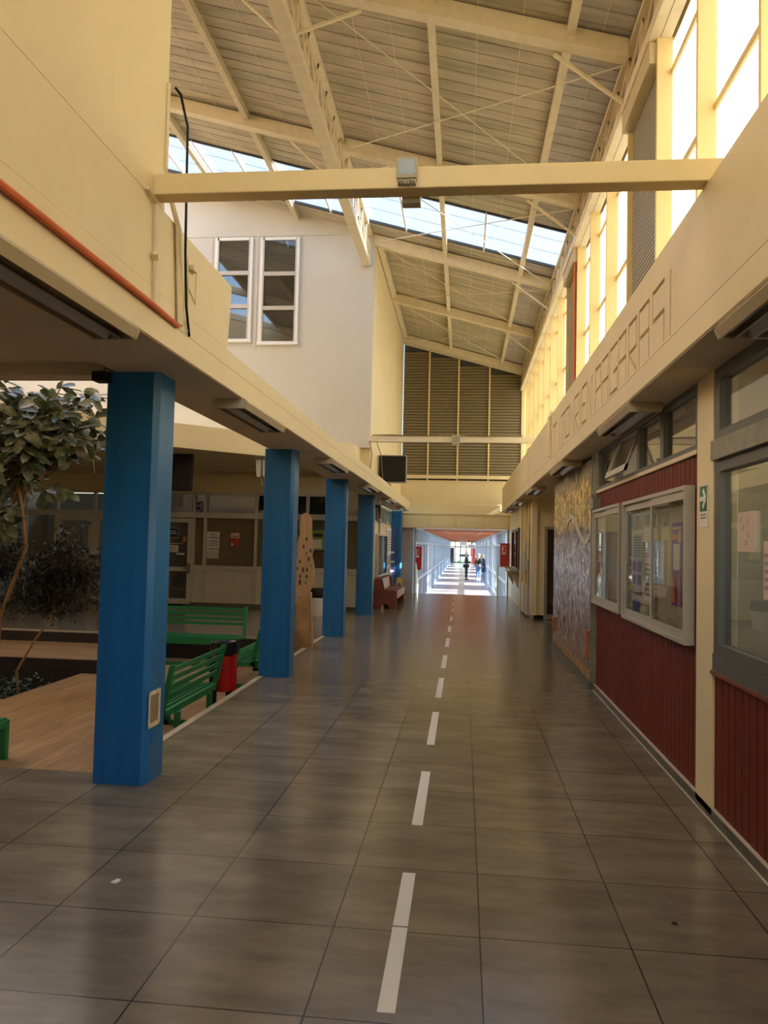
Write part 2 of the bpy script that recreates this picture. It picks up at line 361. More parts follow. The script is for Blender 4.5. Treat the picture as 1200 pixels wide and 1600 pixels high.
struct('wall_behind', MB().box(-12, 4.2, -8.15, -8, 0, 3.6).box(-12, -1.7, -8.15, -8, 3.6, 11).box(1.8, 4.2, -8.15, -8, 3.6, 11).box(-1.7, 1.8, -8.15, -8, 7.0, 11), 'yellow')  # unseen rear wall; high opening added to let in fill daylight
# far slab over the court with a 45 degree edge
w = sroot('ceiling_far_canopy', (-6, 16, 3.3))
MB().prism([(-2.3, 16.0), (-7.75, 10.85), (-12, 10.85), (-12, 17.85), (-2.3, 17.85)], 'z', 3.245, 3.69).build('slab', 'yellow', w, bevel=.008)
g = MB()
for i in range(9):
    g.box(-12 + 1.1 * i, -11.97 + 1.1 * i, 16.9 if i > 4 else 12.5, 17.8, 3.232, 3.245)
for y in (17.0, 17.7): g.box(-12, -2.6, y, y + .03, 3.231, 3.245)
g.build('soffit_joint', 'soffit', w)
struct('trim_cable_tray', MB().tube([(-12, 17.83, 3.2), (-2.4, 17.83, 3.2)], .018, 6).tube([(-12, 17.82, 3.16), (-2.4, 17.82, 3.15)], .01, 6), 'soffit')

# --- end wall
w = sroot('wall_end', (0, 25.2, 2.3))
MB().box(-2.3, 1.86, 25.1, 25.3, 2.62, 3.73).box(1.86, 4.2, 25.1, 25.3, 2.62, 3.44).box(-2.3, 1.187, 25.08, 25.3, 2.62, 2.935).build('header', 'yellow', w, bevel=.006)
MB().box(-2.3, 1.6, 25.12, 25.3, 2.19, 2.62).build('lower_header', 'yellow', w)
g = MB()
for x in (-1.12, -.24, .64): g.box(x - .015, x + .015, 25.095, 25.12, 2.2, 2.62)
g.box(-2.0, 1.5, 25.09, 25.12, 2.60, 2.625).build('batten', 'yellow_beam', w)
MB().box(-2.08, 1.9, 24.98, 25.28, 3.775, 3.885).build('ledge', 'yellow', w, bevel=.005)
g = MB()
for x in (-1.22, -.25, .76): g.box(x - .03, x + .03, 25.02, 25.1, 3.73, 3.775)
g.build('ledge_block', 'yellow', w)
MB().box(-2.08, 1.9, 25.25, 25.3, 3.70, 3.775).build('ledge_gap', 'dark', w)
MB().box(-2.3, 1.6, 25.12, 26.9, 2.155, 2.19).build('header_soffit', 'soffit', w)
struct('wall_end_right', box(1.5, 4.2, 25.1, 25.3, 0, 2.62), 'yellow')
struct('wall_end_left', box(-12, -2.3, 25.1, 25.3, 0, 3.7), 'yellow')
# louvred window above the ledge
w = sroot('window_louvre', (0, 25.2, 4))
xs = [-2.08, -1.22, -.25, .76, 1.85]
for i in range(4):
    a, b = xs[i] + .02, xs[i + 1] - .02; g = MB(); z = 3.90
    while z < RZ(b) - .26:
        zt = RZ((a + b) / 2) - .2
        g._add([(a, 25.11, z), (b, 25.11, z), (b, 25.125, z + .074), (a, 25.125, z + .074), (a, 25.145, z - .004), (b, 25.145, z - .004), (b, 25.15, z + .071), (a, 25.15, z + .071)],
               [(0, 1, 2, 3), (7, 6, 5, 4), (0, 4, 5, 1), (3, 2, 6, 7), (0, 3, 7, 4), (1, 5, 6, 2)])
        z += .0955
    g.build('louvre_blade', 'brown_louver', w)
g = MB()
for x in xs[1:-1]: g.box(x - .025, x + .025, 25.06, 25.16, 3.885, RZ(x) - .1)
g.box(1.80, 1.9, 25.05, 25.16, 3.44, 7.3)
g.build('mullion', 'yellow_beam', w)
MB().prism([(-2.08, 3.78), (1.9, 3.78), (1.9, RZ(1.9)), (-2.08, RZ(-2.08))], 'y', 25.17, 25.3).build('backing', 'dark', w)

# --- roof sheets (trapezoidal ribs run down the slope)
def sheets(name, x0, x1, y0, y1, m, pitch=.24):
    lift = .007 if 'eave' in name else 0.
    prof = []; y = y0
    while y < y1 - .01:
        prof += [(y, .0), (min(y + .205, y1), -.004), (min(y + .21, y1), .022), (min(y + .234, y1), .022)]; y += pitch
    prof.append((y1, 0)); n = len(prof); vs = []
    xsn = [x0, x1]
    for x in xsn:
        for (yy, d) in prof: vs.append((x, yy, RZ(x) + d + lift))
    for x in xsn:
        for (yy, d) in prof: vs.append((x, yy, RZ(x) + d + .012 + lift))
    fs = [(i, i + 1, n + i + 1, n + i) for i in range(n - 1)] + [(2 * n + n + i, 2 * n + n + i + 1, 2 * n + i + 1, 2 * n + i) for i in range(n - 1)]
    return struct(name, MB()._add(vs, fs), m)
sheets('ceiling', -7.3, 1.12, .0, 14.12, 'roof'); sheets('ceiling_near', -12.1, 1.12, -8.2, -4.0, 'roof'); sheets('ceiling_eave_near', 1.12, 2.35, -8.2, -4.0, 'roof_grey'); sheets('ceiling_beyond_skylight', -12.1, 1.12, 15.95, 25.4, 'roof')  # far-left court roof left open out of view, added for fill light
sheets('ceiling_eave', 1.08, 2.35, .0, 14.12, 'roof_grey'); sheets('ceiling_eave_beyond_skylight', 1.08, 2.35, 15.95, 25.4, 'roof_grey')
g = MB()
for x in (-11, -9.6, -8.4, -7.2, -6.6, -4.9, -4.4, -3.2, -2.7, -1.55, -1.05, .05, .58, 1.48):
    for a, b in ((.05, 14.1), (15.97, 25.0)): g.beam((x, a, RZ(x) - .004), (x, b, RZ(x) - .004), .007, .006)
struct('trim_sheet_wire', g, 'batten')
# rafters, purlins
k = 0
g0 = None
for y in (-7.4, -3.35, .5, 4.75, 8.77, 12.6, 16.62, 20.5, 24.75):
    a = -12 if y < 16 else -2.08
    g = MB(); wd = .17 if y < 24 else .5
    for xa, xb in (((a, -2.24), (-2.12, 1.765)) if a < -3 else ((a, 1.765),)):      # framed between the trusses
        g.prism([(xa, RZ(xa) - .03), (xa, RZ(xa) - .27), (xb, RZ(xb) - .25), (xb, RZ(xb) - .03)], 'y', y - wd / 2, y + wd / 2)
    struct('rafter_beam', g, 'steel', bevel=.008)
for x in (-7.2, -5.55, -3.85, -.51, 1.12):
    b = 25.1 if x > -2 else 16.55
    struct('purlin_beam', MB().beam((x, -8, RZ(x) - .085), (x, b, RZ(x) - .085), .09, .13), 'steel')
struct('trim_wall_plate', MB().beam((-2.0, 16.7, RZ(-2.0) - .1), (-2.0, 25.1, RZ(-2.0) - .1), .12, .14), 'steel')
# skylight, plus an added unseen band behind the camera for fill light
for nm_, ya, yb in (('window_skylight', 14.1, 15.97), ('window_skylight_near', -4.02, .02)):
    w = sroot(nm_, (0, (ya + yb) / 2, 7.94))
    vs = [(-12.1, ya, RZ(-12.1) + .03), (2.3, ya, RZ(2.3) + .03), (2.3, yb, RZ(2.3) + .03), (-12.1, yb, RZ(-12.1) + .03)]
    if ya > 0:
        vs[0] = (-6.95, ya, RZ(-6.95) + .03); vs[3] = (-6.95, yb, RZ(-6.95) + .03)  # pane stops short out of view so more fill light enters the court
    MB()._add(vs, [(3, 2, 1, 0)]).build('pane', 'sky_glass' if ya > 0 else 'clear', w)
    g = MB()
    for x in [-.51 + .82 * i for i in range(-13, 3)]: g.beam((x, ya, RZ(x) - .01), (x, yb, RZ(x) - .01), .035, .05)
    g.build('glazing_bar', 'white', w)
    g = MB()
    for y in (ya + .62, ya + 1.24): g.beam((-12, y, RZ(-12) + .04), (2.2, y, RZ(2.2) + .04), .012, .01)
    g.build('sheet_lap', 'transom', w)
    g = MB()
    for y in (ya + .03, yb - .04): g.beam((-12, y, RZ(-12) - .005), (2.2, y, RZ(2.2) - .005), .06, .05)
    g.build('flashing', 'flash', w)

# --- lattice trusses
def truss(name, label, xa, xb, zb, hb, ztop, y0, y1, xt, wt):
    t = thing(name, label, 'roof truss', ((xa + xb) / 2, y1, zb))
    MB().box(xa, xb, y0, y1, zb, zb + hb).build('bottom_chord', 'steel', t, bevel=.006)
    MB().box(xt - wt / 2, xt + wt / 2, y0, y1, ztop - .06, ztop).build('top_chord', 'steel', t)
    g = MB(); st = .67; n = int((y1 - y0) / st)
    for side in (xa + .03, xb - .03):
        for i in range(n):
            yy = y1 - .06 - i * st
            g.beam((side, yy, zb + hb), (xt, yy, ztop - .05), .028, .028)
            g.beam((side, yy, zb + hb), (xt, yy - st, ztop - .05), .022, .022)
    for i in range(0, n, 2):
        yy = y1 - .06 - i * st
        g.box(xa + .02, xb - .02, yy - .02, yy + .02, zb + hb + .22, zb + hb + .26)
    g.build('lacing', 'steel', t)
    return t
truss('lattice_truss', 'long cream lattice truss ending at the corner of the white wall', -2.34, -2.15, 7.72, .11, RZ(-2.18) - .05, 4.07, 16.54, -2.18, .1)
tr = truss('lattice_truss', 'cream lattice truss along the top of the bright clerestory windows', 1.75, 1.97, 6.69, .13, 7.36, -8, 25.05, 1.82, .1)
MB().box(1.855, 1.862, -8, 25.05, 6.6885, 6.6905).build('chord_joint', 'dust', tr)
struct('wall_right_eave', MB().box(2.0, 2.02, -8, 25.1, 6.684, RZ(2.0)), 'steel')
g = MB()
for y in (-3.35, .7, 4.75, 8.9, 12.7, 16.7, 20.55):
    struct('knee_brace_beam', MB().beam((.95, y, RZ(.95) - .27), (1.78, y, 6.74), .045, .03), 'steel')
    if y < 16:
        struct('knee_brace_beam', MB().beam((-1.35, y, RZ(-1.35) - .25), (-2.16, y, 7.78), .04, .03), 'steel')
        struct('knee_brace_beam', MB().beam((-3.1, y, RZ(-3.1) - .25), (-2.33, y, 7.78), .04, .03), 'steel')
for a, b in ((8.9, 12.5), (12.7, 16.5), (16.75, 20.4), (20.6, 24.5)):
    struct('tie_rod_trim', MB().tube([(-2.0, b, RZ(-2.0) - .2), (1.75, a, RZ(1.75) - .22)], .009, 6).tube([(-2.0, a, RZ(-2.0) - .2), (1.75, b, RZ(1.75) - .22)], .009, 6), 'steel')

# --- right: fascia beam, lettering band, soffit
w = sroot('wall_right', (1.5, 4, 2.75))
MB().box(1.187, 2.02, -8, 24.45, 2.68, 2.832).build('fascia', 'yellow', w, bevel=.006)
MB().box(1.22, 2.02, -8, 24.44, 2.836, 3.44).build('parapet_core', 'yellow', w)
MB().box(1.19, 1.22, -8, 4.40, 2.836, 3.44).box(1.19, 1.22, 10.80, 24.44, 2.836, 3.44).build('parapet_face', 'yellow', w)
MB().box(1.195, 1.9, -8, 24.43, 2.675, 2.6805).build('soffit', 'soffit', w)
MB().tube([(1.21, 10.75, 2.85), (1.175, 10.78, 2.87), (1.17, 10.8, 3.4), (1.2, 10.8, 3.47), (1.3, 10.8, 3.45)], .035, 8).tube([(1.185, 14.6, 2.84), (1.18, 14.6, 3.44), (1.26, 14.6, 3.5)], .02, 6).build('drain_pipe', 'yellow', w, smooth=True)
# incised words, cut into the band
def strokes():
    G = {'T': [((0, 1), (1, 1)), ((.5, 1), (.5, 0))], 'I': [((.5, 1), (.5, 0))],
         'O': [((0, 1), (1, 1)), ((1, 1), (1, .1)), ((1, .1), (0, .1)), ((0, .1), (0, 1))],
         'N': [((0, 0), (0, 1)), ((0, 1), (1, 0)), ((1, 0), (1, 1))],
         'R': [((0, 0), (0, 1)), ((0, 1), (1, 1)), ((1, 1), (1, .45)), ((1, .45), (0, .42)), ((0, .42), (1, 0))],
         'E': [((0, 0), (0, 1)), ((0, 1), (1, 1)), ((0, .5), (.7, .5)), ((0, 0), (1, 0))],
         'P': [((0, 0), (0, 1)), ((0, 1), (1, 1)), ((1, 1), (1, .48)), ((1, .48), (0, .45))],
         'A': [((0, 0), (0, 1)), ((0, 1), (1, 1)), ((1, 1), (1, 0)), ((0, .48), (1, .48))],
         'G': [((1, 1), (0, 1)), ((0, 1), (0, 0)), ((0, 0), (1, 0)), ((1, 0), (1, .45)), ((1, .45), (.5, .42))],
         'S': [((1, 1), (0, 1)), ((0, 1), (0, .5)), ((0, .5), (1, .5)), ((1, .5), (1, 0))]}
    seq = [('T', 10.55, 10.14), ('I', 9.86, 9.80), ('T', 9.72, 9.32), ('O', 9.28, 8.97), ('N', 8.85, 8.60), ('R', 8.53, 8.25), ('I', 8.15, 8.09), ('E', 8.0, 7.74), ('N', 7.66, 7.47), ('I', 7.40, 7.36),
           ('P', 7.2, 6.93), ('A', 6.86, 6.57), ('G', 6.48, 6.19), ('A', 6.13, 5.86), ('R', 5.76, 5.51), ('A', 5.42, 5.14), ('S', 5.04, 4.76), ('I', 4.64, 4.58)]
    out = []
    for ch, a, b in seq:
        for (s0, t0), (s1, t1) in G[ch]:
            f = lambda s_, t_: (a + (b - a) * s_, 2.865 + (3.235 - 2.865) * t_)
            out.append((f(s0, t0), f(s1, t1)))
    return out
base = MB().box(1.19, 1.23, 4.40, 10.80, 2.836, 3.44).build('lettered_band', 'yellow', w)
cut = MB()
for i, (p, q) in enumerate(strokes()):
    d = Vector((q[0] - p[0], q[1] - p[1])).normalized() * .013
    j = (i % 7) * .0002
    cut.beam((1.19, p[0] - d.x, p[1] - d.y), (1.19, q[0] + d.x, q[1] + d.y), .028 + j, .054 + j, up=(1, 0, 0))
co = cut.build('cutter', 'yellow')
md = base.modifiers.new('cut', 'BOOLEAN'); md.operation = 'DIFFERENCE'; md.solver = 'EXACT'; md.use_self = True; md.object = co
dg = bpy.context.evaluated_depsgraph_get()
nm = bpy.data.meshes.new_from_object(base.evaluated_get(dg))
base.modifiers.clear(); base.data = nm
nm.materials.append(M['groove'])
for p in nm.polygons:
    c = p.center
    if 1.1915 < c.x < 1.2285 and 4.405 < c.y < 10.795 and 2.84 < c.z < 3.43: p.material_index = 1      # darker brown inside the cut letters
bpy.data.objects.remove(co)
struct('ceiling_side_roof', box(2.02, 6.5, -8, 25.3, 3.0, 3.25), 'concrete')

# --- clerestory: bays of translucent sheet between deep fins
FY = [4.99 + 1.34 * k for k in range(-1, 16)]
struct('wall_right_upper', box(1.83, 2.0, -8, 3.63, 3.445, 6.68), 'yellow')
z0, z1 = 3.41, 6.70
pp = MB(); nseg = int((z1 - z0) / .076 * 6); vs = []
for side in (0, 1.30):
    for i in range(nseg + 1):
        z = i / nseg * (z1 - z0); vs.append((.011 * math.cos(2 * PI * z / .076), side, z))
pane = MB()._add(vs, [(i, i + 1, nseg + 2 + i, nseg + 1 + i) for i in range(nseg)])
first = None
for k, y in enumerate(FY):
    if y + 1.34 > 25.2: break
    w = sroot('window_%d' % (k + 3), (2.0, y, z0))
    if first is None:
        g = MB(); g.v = [(a + 2.0, b + y + .02, c + z0) for a, b, c in pane.v]; g.f = pane.f
        p = g.build('sheet', 'panel', w, smooth=True, angle=80)
        f = MB().box(1.83, 1.985, y - .022, y + .022, z0 + .02, z1).build('fin', 'yellow_beam', w, bevel=.005)
        gi = MB().box(1.965, 1.985, y + .022, y + 1.318, 5.17, 5.235).box(1.965, 1.985, y + .022, y + 1.318, 6.31, 6.37).build('rail', 'yellow_beam', w)
        first = (p, f, gi)
    else:
        for o in first:
            c = o.copy(); C.objects.link(c); c.parent = w
    if k in (3, 7):
        sl = MB(); zz = 3.45
        while zz < 6.46:
            sl.prism([(1.90, zz), (1.886, zz + .01), (1.886, zz + .042), (1.90, zz + .052)], 'y', y + .025, y + 1.315); zz += .052
        sl.build('roller_shutter', 'shutter', w)
        MB().box(1.765, 1.962, y + .024, y + 1.36, 6.46, 6.685).build('shutter_box', 'shutter_box', w, bevel=.006)
struct('wall_right_end_post', box(1.83, 1.99, FY[-1] + .2, 25.1, 3.44, 6.7), 'yellow_beam')
tag(MB().tube([(1.81, 13.10, 6.7), (1.81, 13.12, 6.2), (1.815, 13.11, 4.4), (1.80, 13.2, 3.7), (1.75, 13.25, 3.45)], .022, 8).build('conduit', 'orange', smooth=True), 'orange conduit dropping down a clerestory post beside the farther shutter', 'pipe')

# --- right ground-floor wall
struct('pillar', MB().box(1.475, 1.62, 4.73, 5.05, .03, 2.68), 'yellow', bevel=.006)
struct('baseboard_right', MB().box(1.475, 1.55, -8, 8.86, 0, .075).box(1.42, 1.6, 8.86, 12.5, 0, .09), 'skirt')
struct('trim_floor_line', MB().box(1.468, 1.476, -8, 8.86, .0, .008).box(1.47, 1.5, -8, 4.72, .074, .082).box(1.47, 1.5, 5.06, 8.86, .074, .082), 'white_line')
def boards(y0, y1, za, zb, pitch=.105, x=1.49):
    g = MB(); y = y0; g.box(x + .012, x + .05, y0, y1, za, zb)
    while y < y1 - .02:
        g.prism([(x, min(y + pitch - .012, y1)), (x, y + .006), (x + .006, y), (x + .014, y), (x + .014, min(y + pitch - .004, y1))], 'z', za, zb); y += pitch
    return g
w = sroot('wall_right_boards', (1.51, 5, .1)); boards(5.05, 8.86, .08, 2.205).build('boarding', 'red_board', w)
boards(-8, 4.73, .08, .86).build('boarding', 'red_board', w)
struct('trim_cap_rail', box(1.465, 1.52, -8, 4.74, .86, .885), 'red_rail', bevel=.004)
struct('trim_sill', box(1.47, 1.53, 5.05, 8.74, 2.205, 2.235), 'soffit')
def pane_window(name, y0, y1, za, zb, fm='alu_grey', x=1.5, fr=.05, open_sash=False, gm='dark_glass'):
    w = sroot(name, (x, (y0 + y1) / 2, za))
    MB().box(x - .02, x + .05, y0, y0 + fr, za, zb).box(x - .02, x + .05, y1 - fr, y1, za, zb).box(x - .02, x + .05, y0, y1, za, za + fr * .7).box(x - .02, x + .05, y0, y1, zb - fr * .8, zb).build('window_frame', fm, w)
    if open_sash:
        t = .13; a, b, c, d = y0 + fr, y1 - fr, za + .04, zb - .05
        def q(m_, e):
            xx = lambda z: x + .0 - (1 - (z - c) / (d - c)) * t
            return m_
        g = MB()
        for yy in (a, b - .03): g.prism([(x - t, c), (x - t + .025, c), (x + .02, d), (x - .005, d)], 'y', yy, yy + .03)
        g.prism([(x - t, c), (x - t + .03, c), (x - t + .045, c + .06), (x - t + .02, c + .06)], 'y', a, b)
        s = g.build('sash', 'alu', w)
        MB().prism([(x - t + .03, c + .03), (x - t + .034, c + .03), (x + .008, d), (x + .004, d)], 'y', a + .03, b - .03).build('pane', gm, s)
    else:
        MB().box(x + .012, x + .018, y0 + fr, y1 - fr, za + fr * .7, zb - fr * .8).build('pane', gm, w)
    return w
for i, (a, b, o) in enumerate(((5.05, 5.95, 0), (5.95, 6.75, 0), (6.75, 7.75, 1), (7.75, 8.70, 0))): pane_window('window_%d' % (40 + i), a, b, 2.235, 2.665, open_sash=bool(o))
for i, (a, b) in enumerate(((3.05, 4.72), (1.2, 3.05), (-.6, 1.2), (-2.4, -.6))):
    pane_window('window_%d' % (50 + i), a, b, .985, 2.12, fr=.085); pane_window('window_%d' % (60 + i), a, b, 2.235, 2.67, fr=.085)
struct('trim_transom', box(1.45, 1.54, -8, 4.70, 2.12, 2.235), 'transom')
struct('trim_window_rail', box(1.475, 1.54, -8, 4.73, .885, .985), 'alu_grey')
struct('wall_right_back', MB().box(4.2, 4.3, -8, 25.3, 0, 1.75).box(4.2, 4.3, -8, 25.3, 2.66, 3.0).box(4.2, 4.3, 8.8, 25.3, 1.75, 2.66).box(1.6, 4.2, 4.85, 4.95, 0, 2.7).box(1.62, 4.2, 8.8, 8.9, 0, 2.7).box(1.6, 4.2, 12.5, 12.6, 0, 2.7), 'darkroom')  # strip left open in the unseen outer wall, added to light these rooms
struct('ceiling_right_rooms', box(2.02, 4.2, -8, 25.1, 2.68, 2.76), 'darkroom')
struct('wall_right_rear_near', box(1.5, 4.2, -8.05, -7.9, 0, 2.7), 'darkroom')

# --- mosaic mural
t = thing('mosaic_mural', 'tall glittering mosaic mural with gold top, lilac middle and a white wave line', 'mural', (1.5, 10.7, .09))
MB().box(1.445, 1.56, 8.86, 12.5, .09, 2.62).build('panel', 'mosaic', t)
pts = [(12.1, 1.1), (11.6, 1.42), (11.25, 1.68), (11.0, 1.86), (10.8, 1.96), (10.55, 2.01), (10.35, 2.0), (10.15, 1.94), (9.98, 1.86), (9.8, 1.78), (9.6, 1.71), (9.4, 1.67), (9.25, 1.665), (9.1, 1.69), (9.0, 1.73), (8.92, 1.80), (8.88, 1.86)]
g = MB()
for (a, b), (c, d) in zip(pts[3:], pts[4:]): g.beam((1.441, a, b), (1.441, c, d), .012, .062, up=(0, .01, 1))
g.build('wave_line', 'wave', t)
g = MB()
for i in range(16):
    y = 8.9 + i * .225; g.box(1.435, 1.446, y, y + .19, .11, .20)
g.build('border_tile', mat('ochre_border_tile', (.40, .25, .10), .5, var=.3, vscale=9), t)
MB().box(1.40, 1.446, 8.88, 9.02, .33, .66).build('relief_brick', 'terracotta', t)
MB().box(1.40, 1.446, 12.1, 12.2, .30, .52).build('relief_brick', 'terracotta', t)
struct('trim_mural_edge', MB().box(1.43, 1.5, 8.83, 8.86, .1, 2.66).box(1.46, 1.5, 8.76, 8.79, .1, 2.66), 'transom')

# --- alcove and far right wall
struct('wall_alcove', MB().box(2.9, 3.0, 12.6, 17.25, 0, 2.7), 'yellow')
w = sroot('wall_right_far', (1.55, 18, .2))
MB().box(1.55, 1.79, 17.25, 17.4, .1, 2.68).box(1.79, 2.9, 17.25, 17.4, 2.06, 2.68).box(2.66, 2.9, 17.25, 17.4, 0, 2.06).build('door_wall', 'yellow', w)
MB().box(1.50, 1.62, 17.18, 17.45, .1, 2.68).box(1.5, 1.6, 17.45, 17.6, .1, 2.68).box(1.54, 1.6, 17.6, 19.3, .0, 2.68).box(1.43, 1.6, 19.3, 19.75, 0, 2.68).box(1.5, 1.6, 19.75, 20.3, 0, 2.68).box(1.5, 1.6, 20.3, 23.9, 0, 1.0).box(1.5, 1.6, 20.3, 23.9, 2.1, 2.68).box(1.5, 1.6, 23.9, 25.1, 0, 2.68).build('plaster', 'yellow', w)
MB().tube([(1.46, 18.3, 2.66), (1.46, 18.3, .1)], .05, 8).tube([(1.47, 18.75, 2.66), (1.47, 18.75, 1.4)], .035, 8).tube([(1.48, 17.75, 2.6), (1.48, 17.75, 1.3)], .03, 8).tube([(1.46, 18.3, 2.6), (1.40, 18.0, 2.66), (1.35, 17.4, 2.66)], .03, 8).build('service_pipe', 'yellow_beam', w, smooth=True)
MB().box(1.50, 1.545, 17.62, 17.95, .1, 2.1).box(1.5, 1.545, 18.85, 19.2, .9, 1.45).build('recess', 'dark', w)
MB().box(1.49, 1.51, 20.2, 23.95, .1, .88).box(1.45, 1.5, 17.7, 18.2, .05, .72).box(1.44, 1.5, 18.35, 19.2, .05, .74).build('pale_panel', mat('pale_pink_panel', (.62, .53, .44), .5), w)
w = sroot('door_1', (2.2, 17.25, 0))
MB().box(1.79, 1.85, 17.22, 17.3, 0, 2.06).box(2.60, 2.66, 17.22, 17.3, 0, 2.06).box(1.79, 2.66, 17.22, 17.3, 2.0, 2.06).box(1.79, 2.66, 17.22, 17.3, 0.02, .12).build('door_frame', 'transom', w)
MB().box(1.85, 2.60, 17.27, 17.28, .12, 2.0).build('pane', 'dark_glass', w)
struct('floor_alcove_room', MB().box(1.62, 4.2, 18.9, 19.0, 0, 2.7), 'dark')
w = sroot('window_ticket', (1.5, 22, 1.0))
MB().box(1.42, 1.52, 20.3, 20.42, 1.0, 2.1).box(1.47, 1.52, 23.78, 23.9, 1.0, 2.1).box(1.47, 1.52, 20.3, 23.9, 2.03, 2.1).box(1.47, 1.52, 21.9, 22.0, 1.0, 2.1).build('window_frame', mat('dark_timber_frame', (.08, .05, .035), .5), w)
MB().box(1.505, 1.515, 20.42, 23.78, 1.0, 2.03).build('pane', 'clear', w)
MB().box(1.22, 1.5, 20.5, 23.9, .94, .985).build('counter_shelf', 'alu', w)
MB().prism([(1.5, .94), (1.24, .94), (1.5, .45)], 'y', 20.9, 20.98).prism([(1.5, .94), (1.24, .94), (1.5, .45)], 'y', 23.0, 23.08).build('bracket', 'yellow', w)
tag(MB().box(1.40, 1.5, 18.0, 18.25, 1.05, 1.5).box(1.38, 1.40, 18.05, 18.2, 1.1, 1.25).box(1.43, 1.5, 18.05, 18.2, 1.5, 1.72).build('meter_box', 'alu_white', bevel=.008), 'pale electrical box on the pipes beside the far alcove door', 'electrical box')

# --- left facade at the back of the court
w = sroot('wall_facade', (-6, 17.9, .1))
MB().box(-12, -2.35, 17.85, 18.0, 2.74, 3.7).build('header', 'yellow', w)
MB().box(-9.0, -7.04, 17.86, 17.99, .08, .84).box(-6.47, -2.35, 17.86, 17.95, .09, .86).build('infill_panel', 'wall_panel', w)
MB().box(-12, -9.98, 17.84, 17.98, 0, .09).box(-6.7, -2.35, 17.84, 17.98, 0, .09).box(-9.0, -7.6, 17.84, 17.98, 0, .09).build('plinth', 'skirt', w)
struct('ceiling_facade_room', box(-12.1, -2.3, 17.86, 21.1, 3.3, 3.4), 'darkroom')
struct('wall_facade_side', box(-12.15, -12, 17.9, 21.1, 0, 3.4), 'darkroom')
struct('wall_facade_partition', MB().box(-7.52, -7.45, 17.95, 21.0, 0, 3.3), mat('pale_blue_room', (.58, .68, .72), .8))
struct('wall_facade_rear', MB().box(-12, -7.5, 21.0, 21.1, 0, 2.86), MATS['pale_blue_room'])  # stops below the ceiling; unseen strip opening added to light this room
struct('wall_facade_room', MB().box(-7.5, -2.3, 21.0, 21.1, 0, 3.7).box(-2.45, -2.36, 18.0, 20.2, 0, 3.7), 'darkroom')
def bay(name, x0, x1, door=False, fm='alu_white'):
    w = sroot(name, ((x0 + x1) / 2, 17.85, 0)); Y0, Y1 = 17.82, 17.92
    zb = .86 if not door else 2.06
    g = MB().box(x0 + .001, x0 + .035, Y0, Y1, 0.09, 2.74).box(x1 - .035, x1 - .001, Y0, Y1, .09, 2.74)
    g.box(x0 + .001, x1 - .001, Y0 - .03, Y1, 2.12, 2.25).box(x0 + .001, x1 - .001, Y0, Y1, 2.68, 2.735)
    if not door: g.box(x0 + .001, x1 - .001, Y0 - .02, Y1, .86, .98)
    g.build('window_frame', fm, w)
    p = MB().box(x0 + .03, x1 - .03, 17.88, 17.886, 2.25, 2.68)
    if not door: p.box(x0 + .03, x1 - .03, 17.88, 17.886, .98, 2.12)
    p.build('pane', 'dark_glass', w)
    if not door and x0 > -7: MB().box(x0 + .03, x1 - .03, 17.90, 17.905, (.98 if not door else 2.26), (2.12 if not door else 2.68)).build('blind', mat('brown_blind', (.47, .42, .335), .7) if x0 > -7 else mat('bluish_blind', (.36, .44, .50), .7), w)
    if door:
        d = MB().box(x0 + .04, x0 + .13, Y0, Y1 - .03, .05, 2.1).box(x1 - .13, x1 - .04, Y0, Y1 - .03, .05, 2.1).box(x0 + .04, x1 - .04, Y0, Y1 - .03, 2.0, 2.1).box(x0 + .04, x1 - .04, Y0, Y1 - .03, .05, .17).box(x0 + .04, x1 - .04, Y0, Y1 - .03, .83, .93).build('door_leaf', fm, w)
        MB().box(x0 + .13, x1 - .13, 17.86, 17.866, .17, .83).box(x0 + .13, x1 - .13, 17.86, 17.866, .93, 2.0).build('pane', 'dark_glass', d)
        MB().box(x1 - .10, x1 - .05, 17.77, Y0, .78, 1.02).box(x1 - .2, x1 - .07, 17.76, 17.79, .88, .91).build('handle', 'alu_grey', d)
    return w
bay('window_70', -6.47, -6.18); bay('window_71', -6.18, -4.93); bay('window_72', -4.93, -3.69); bay('window_73', -3.69, -2.42)
bay('door_2', -7.45, -6.47, True)
bay('door_3', -9.95, -8.98, True); bay('window_74', -8.98, -7.45, True); bay('window_75', -10.75, -9.95); bay('window_76', -12, -10.75)

# --- left side wall running to the end of the hall
w = sroot('wall_side_far', (-2.4, 21, .1))
MB().box(-2.45, -2.35, 20.15, 25.1, 0, 2.18).build('plaster', 'yellow', w)
MB().box(-2.45, -2.36, 18.0, 20.15, 0, 2.9).build('return_wall', 'yellow', w)
w = sroot('window_77', (-2.4, 22, 2.18))
g = MB().box(-2.44, -2.35, 20.15, 25.1, 2.18, 2.22).box(-2.44, -2.35, 20.15, 25.1, 2.62, 2.68)
for y in (20.15, 21.0, 22.0, 23.0, 24.0, 25.02): g.box(-2.44, -2.35, y, y + .08, 2.2, 2.64)
g.build('window_frame', 'alu_white', w)
MB().box(-2.40, -2.394, 20.2, 25.05, 2.2, 2.64).build('pane', 'dark_glass', w)
for y in (20.5, 22.4):
    g = MB().prism([(-2.30, 2.24), (-2.27, 2.24), (-2.36, 2.64), (-2.39, 2.64)], 'y', y, y + .06).prism([(-2.30, 2.24), (-2.27, 2.24), (-2.36, 2.64), (-2.39, 2.64)], 'y', y + .5, y + .56).box(-2.32, -2.26, y, y + .56, 2.22, 2.27)
    g.build('open_sash', 'alu_white', w)

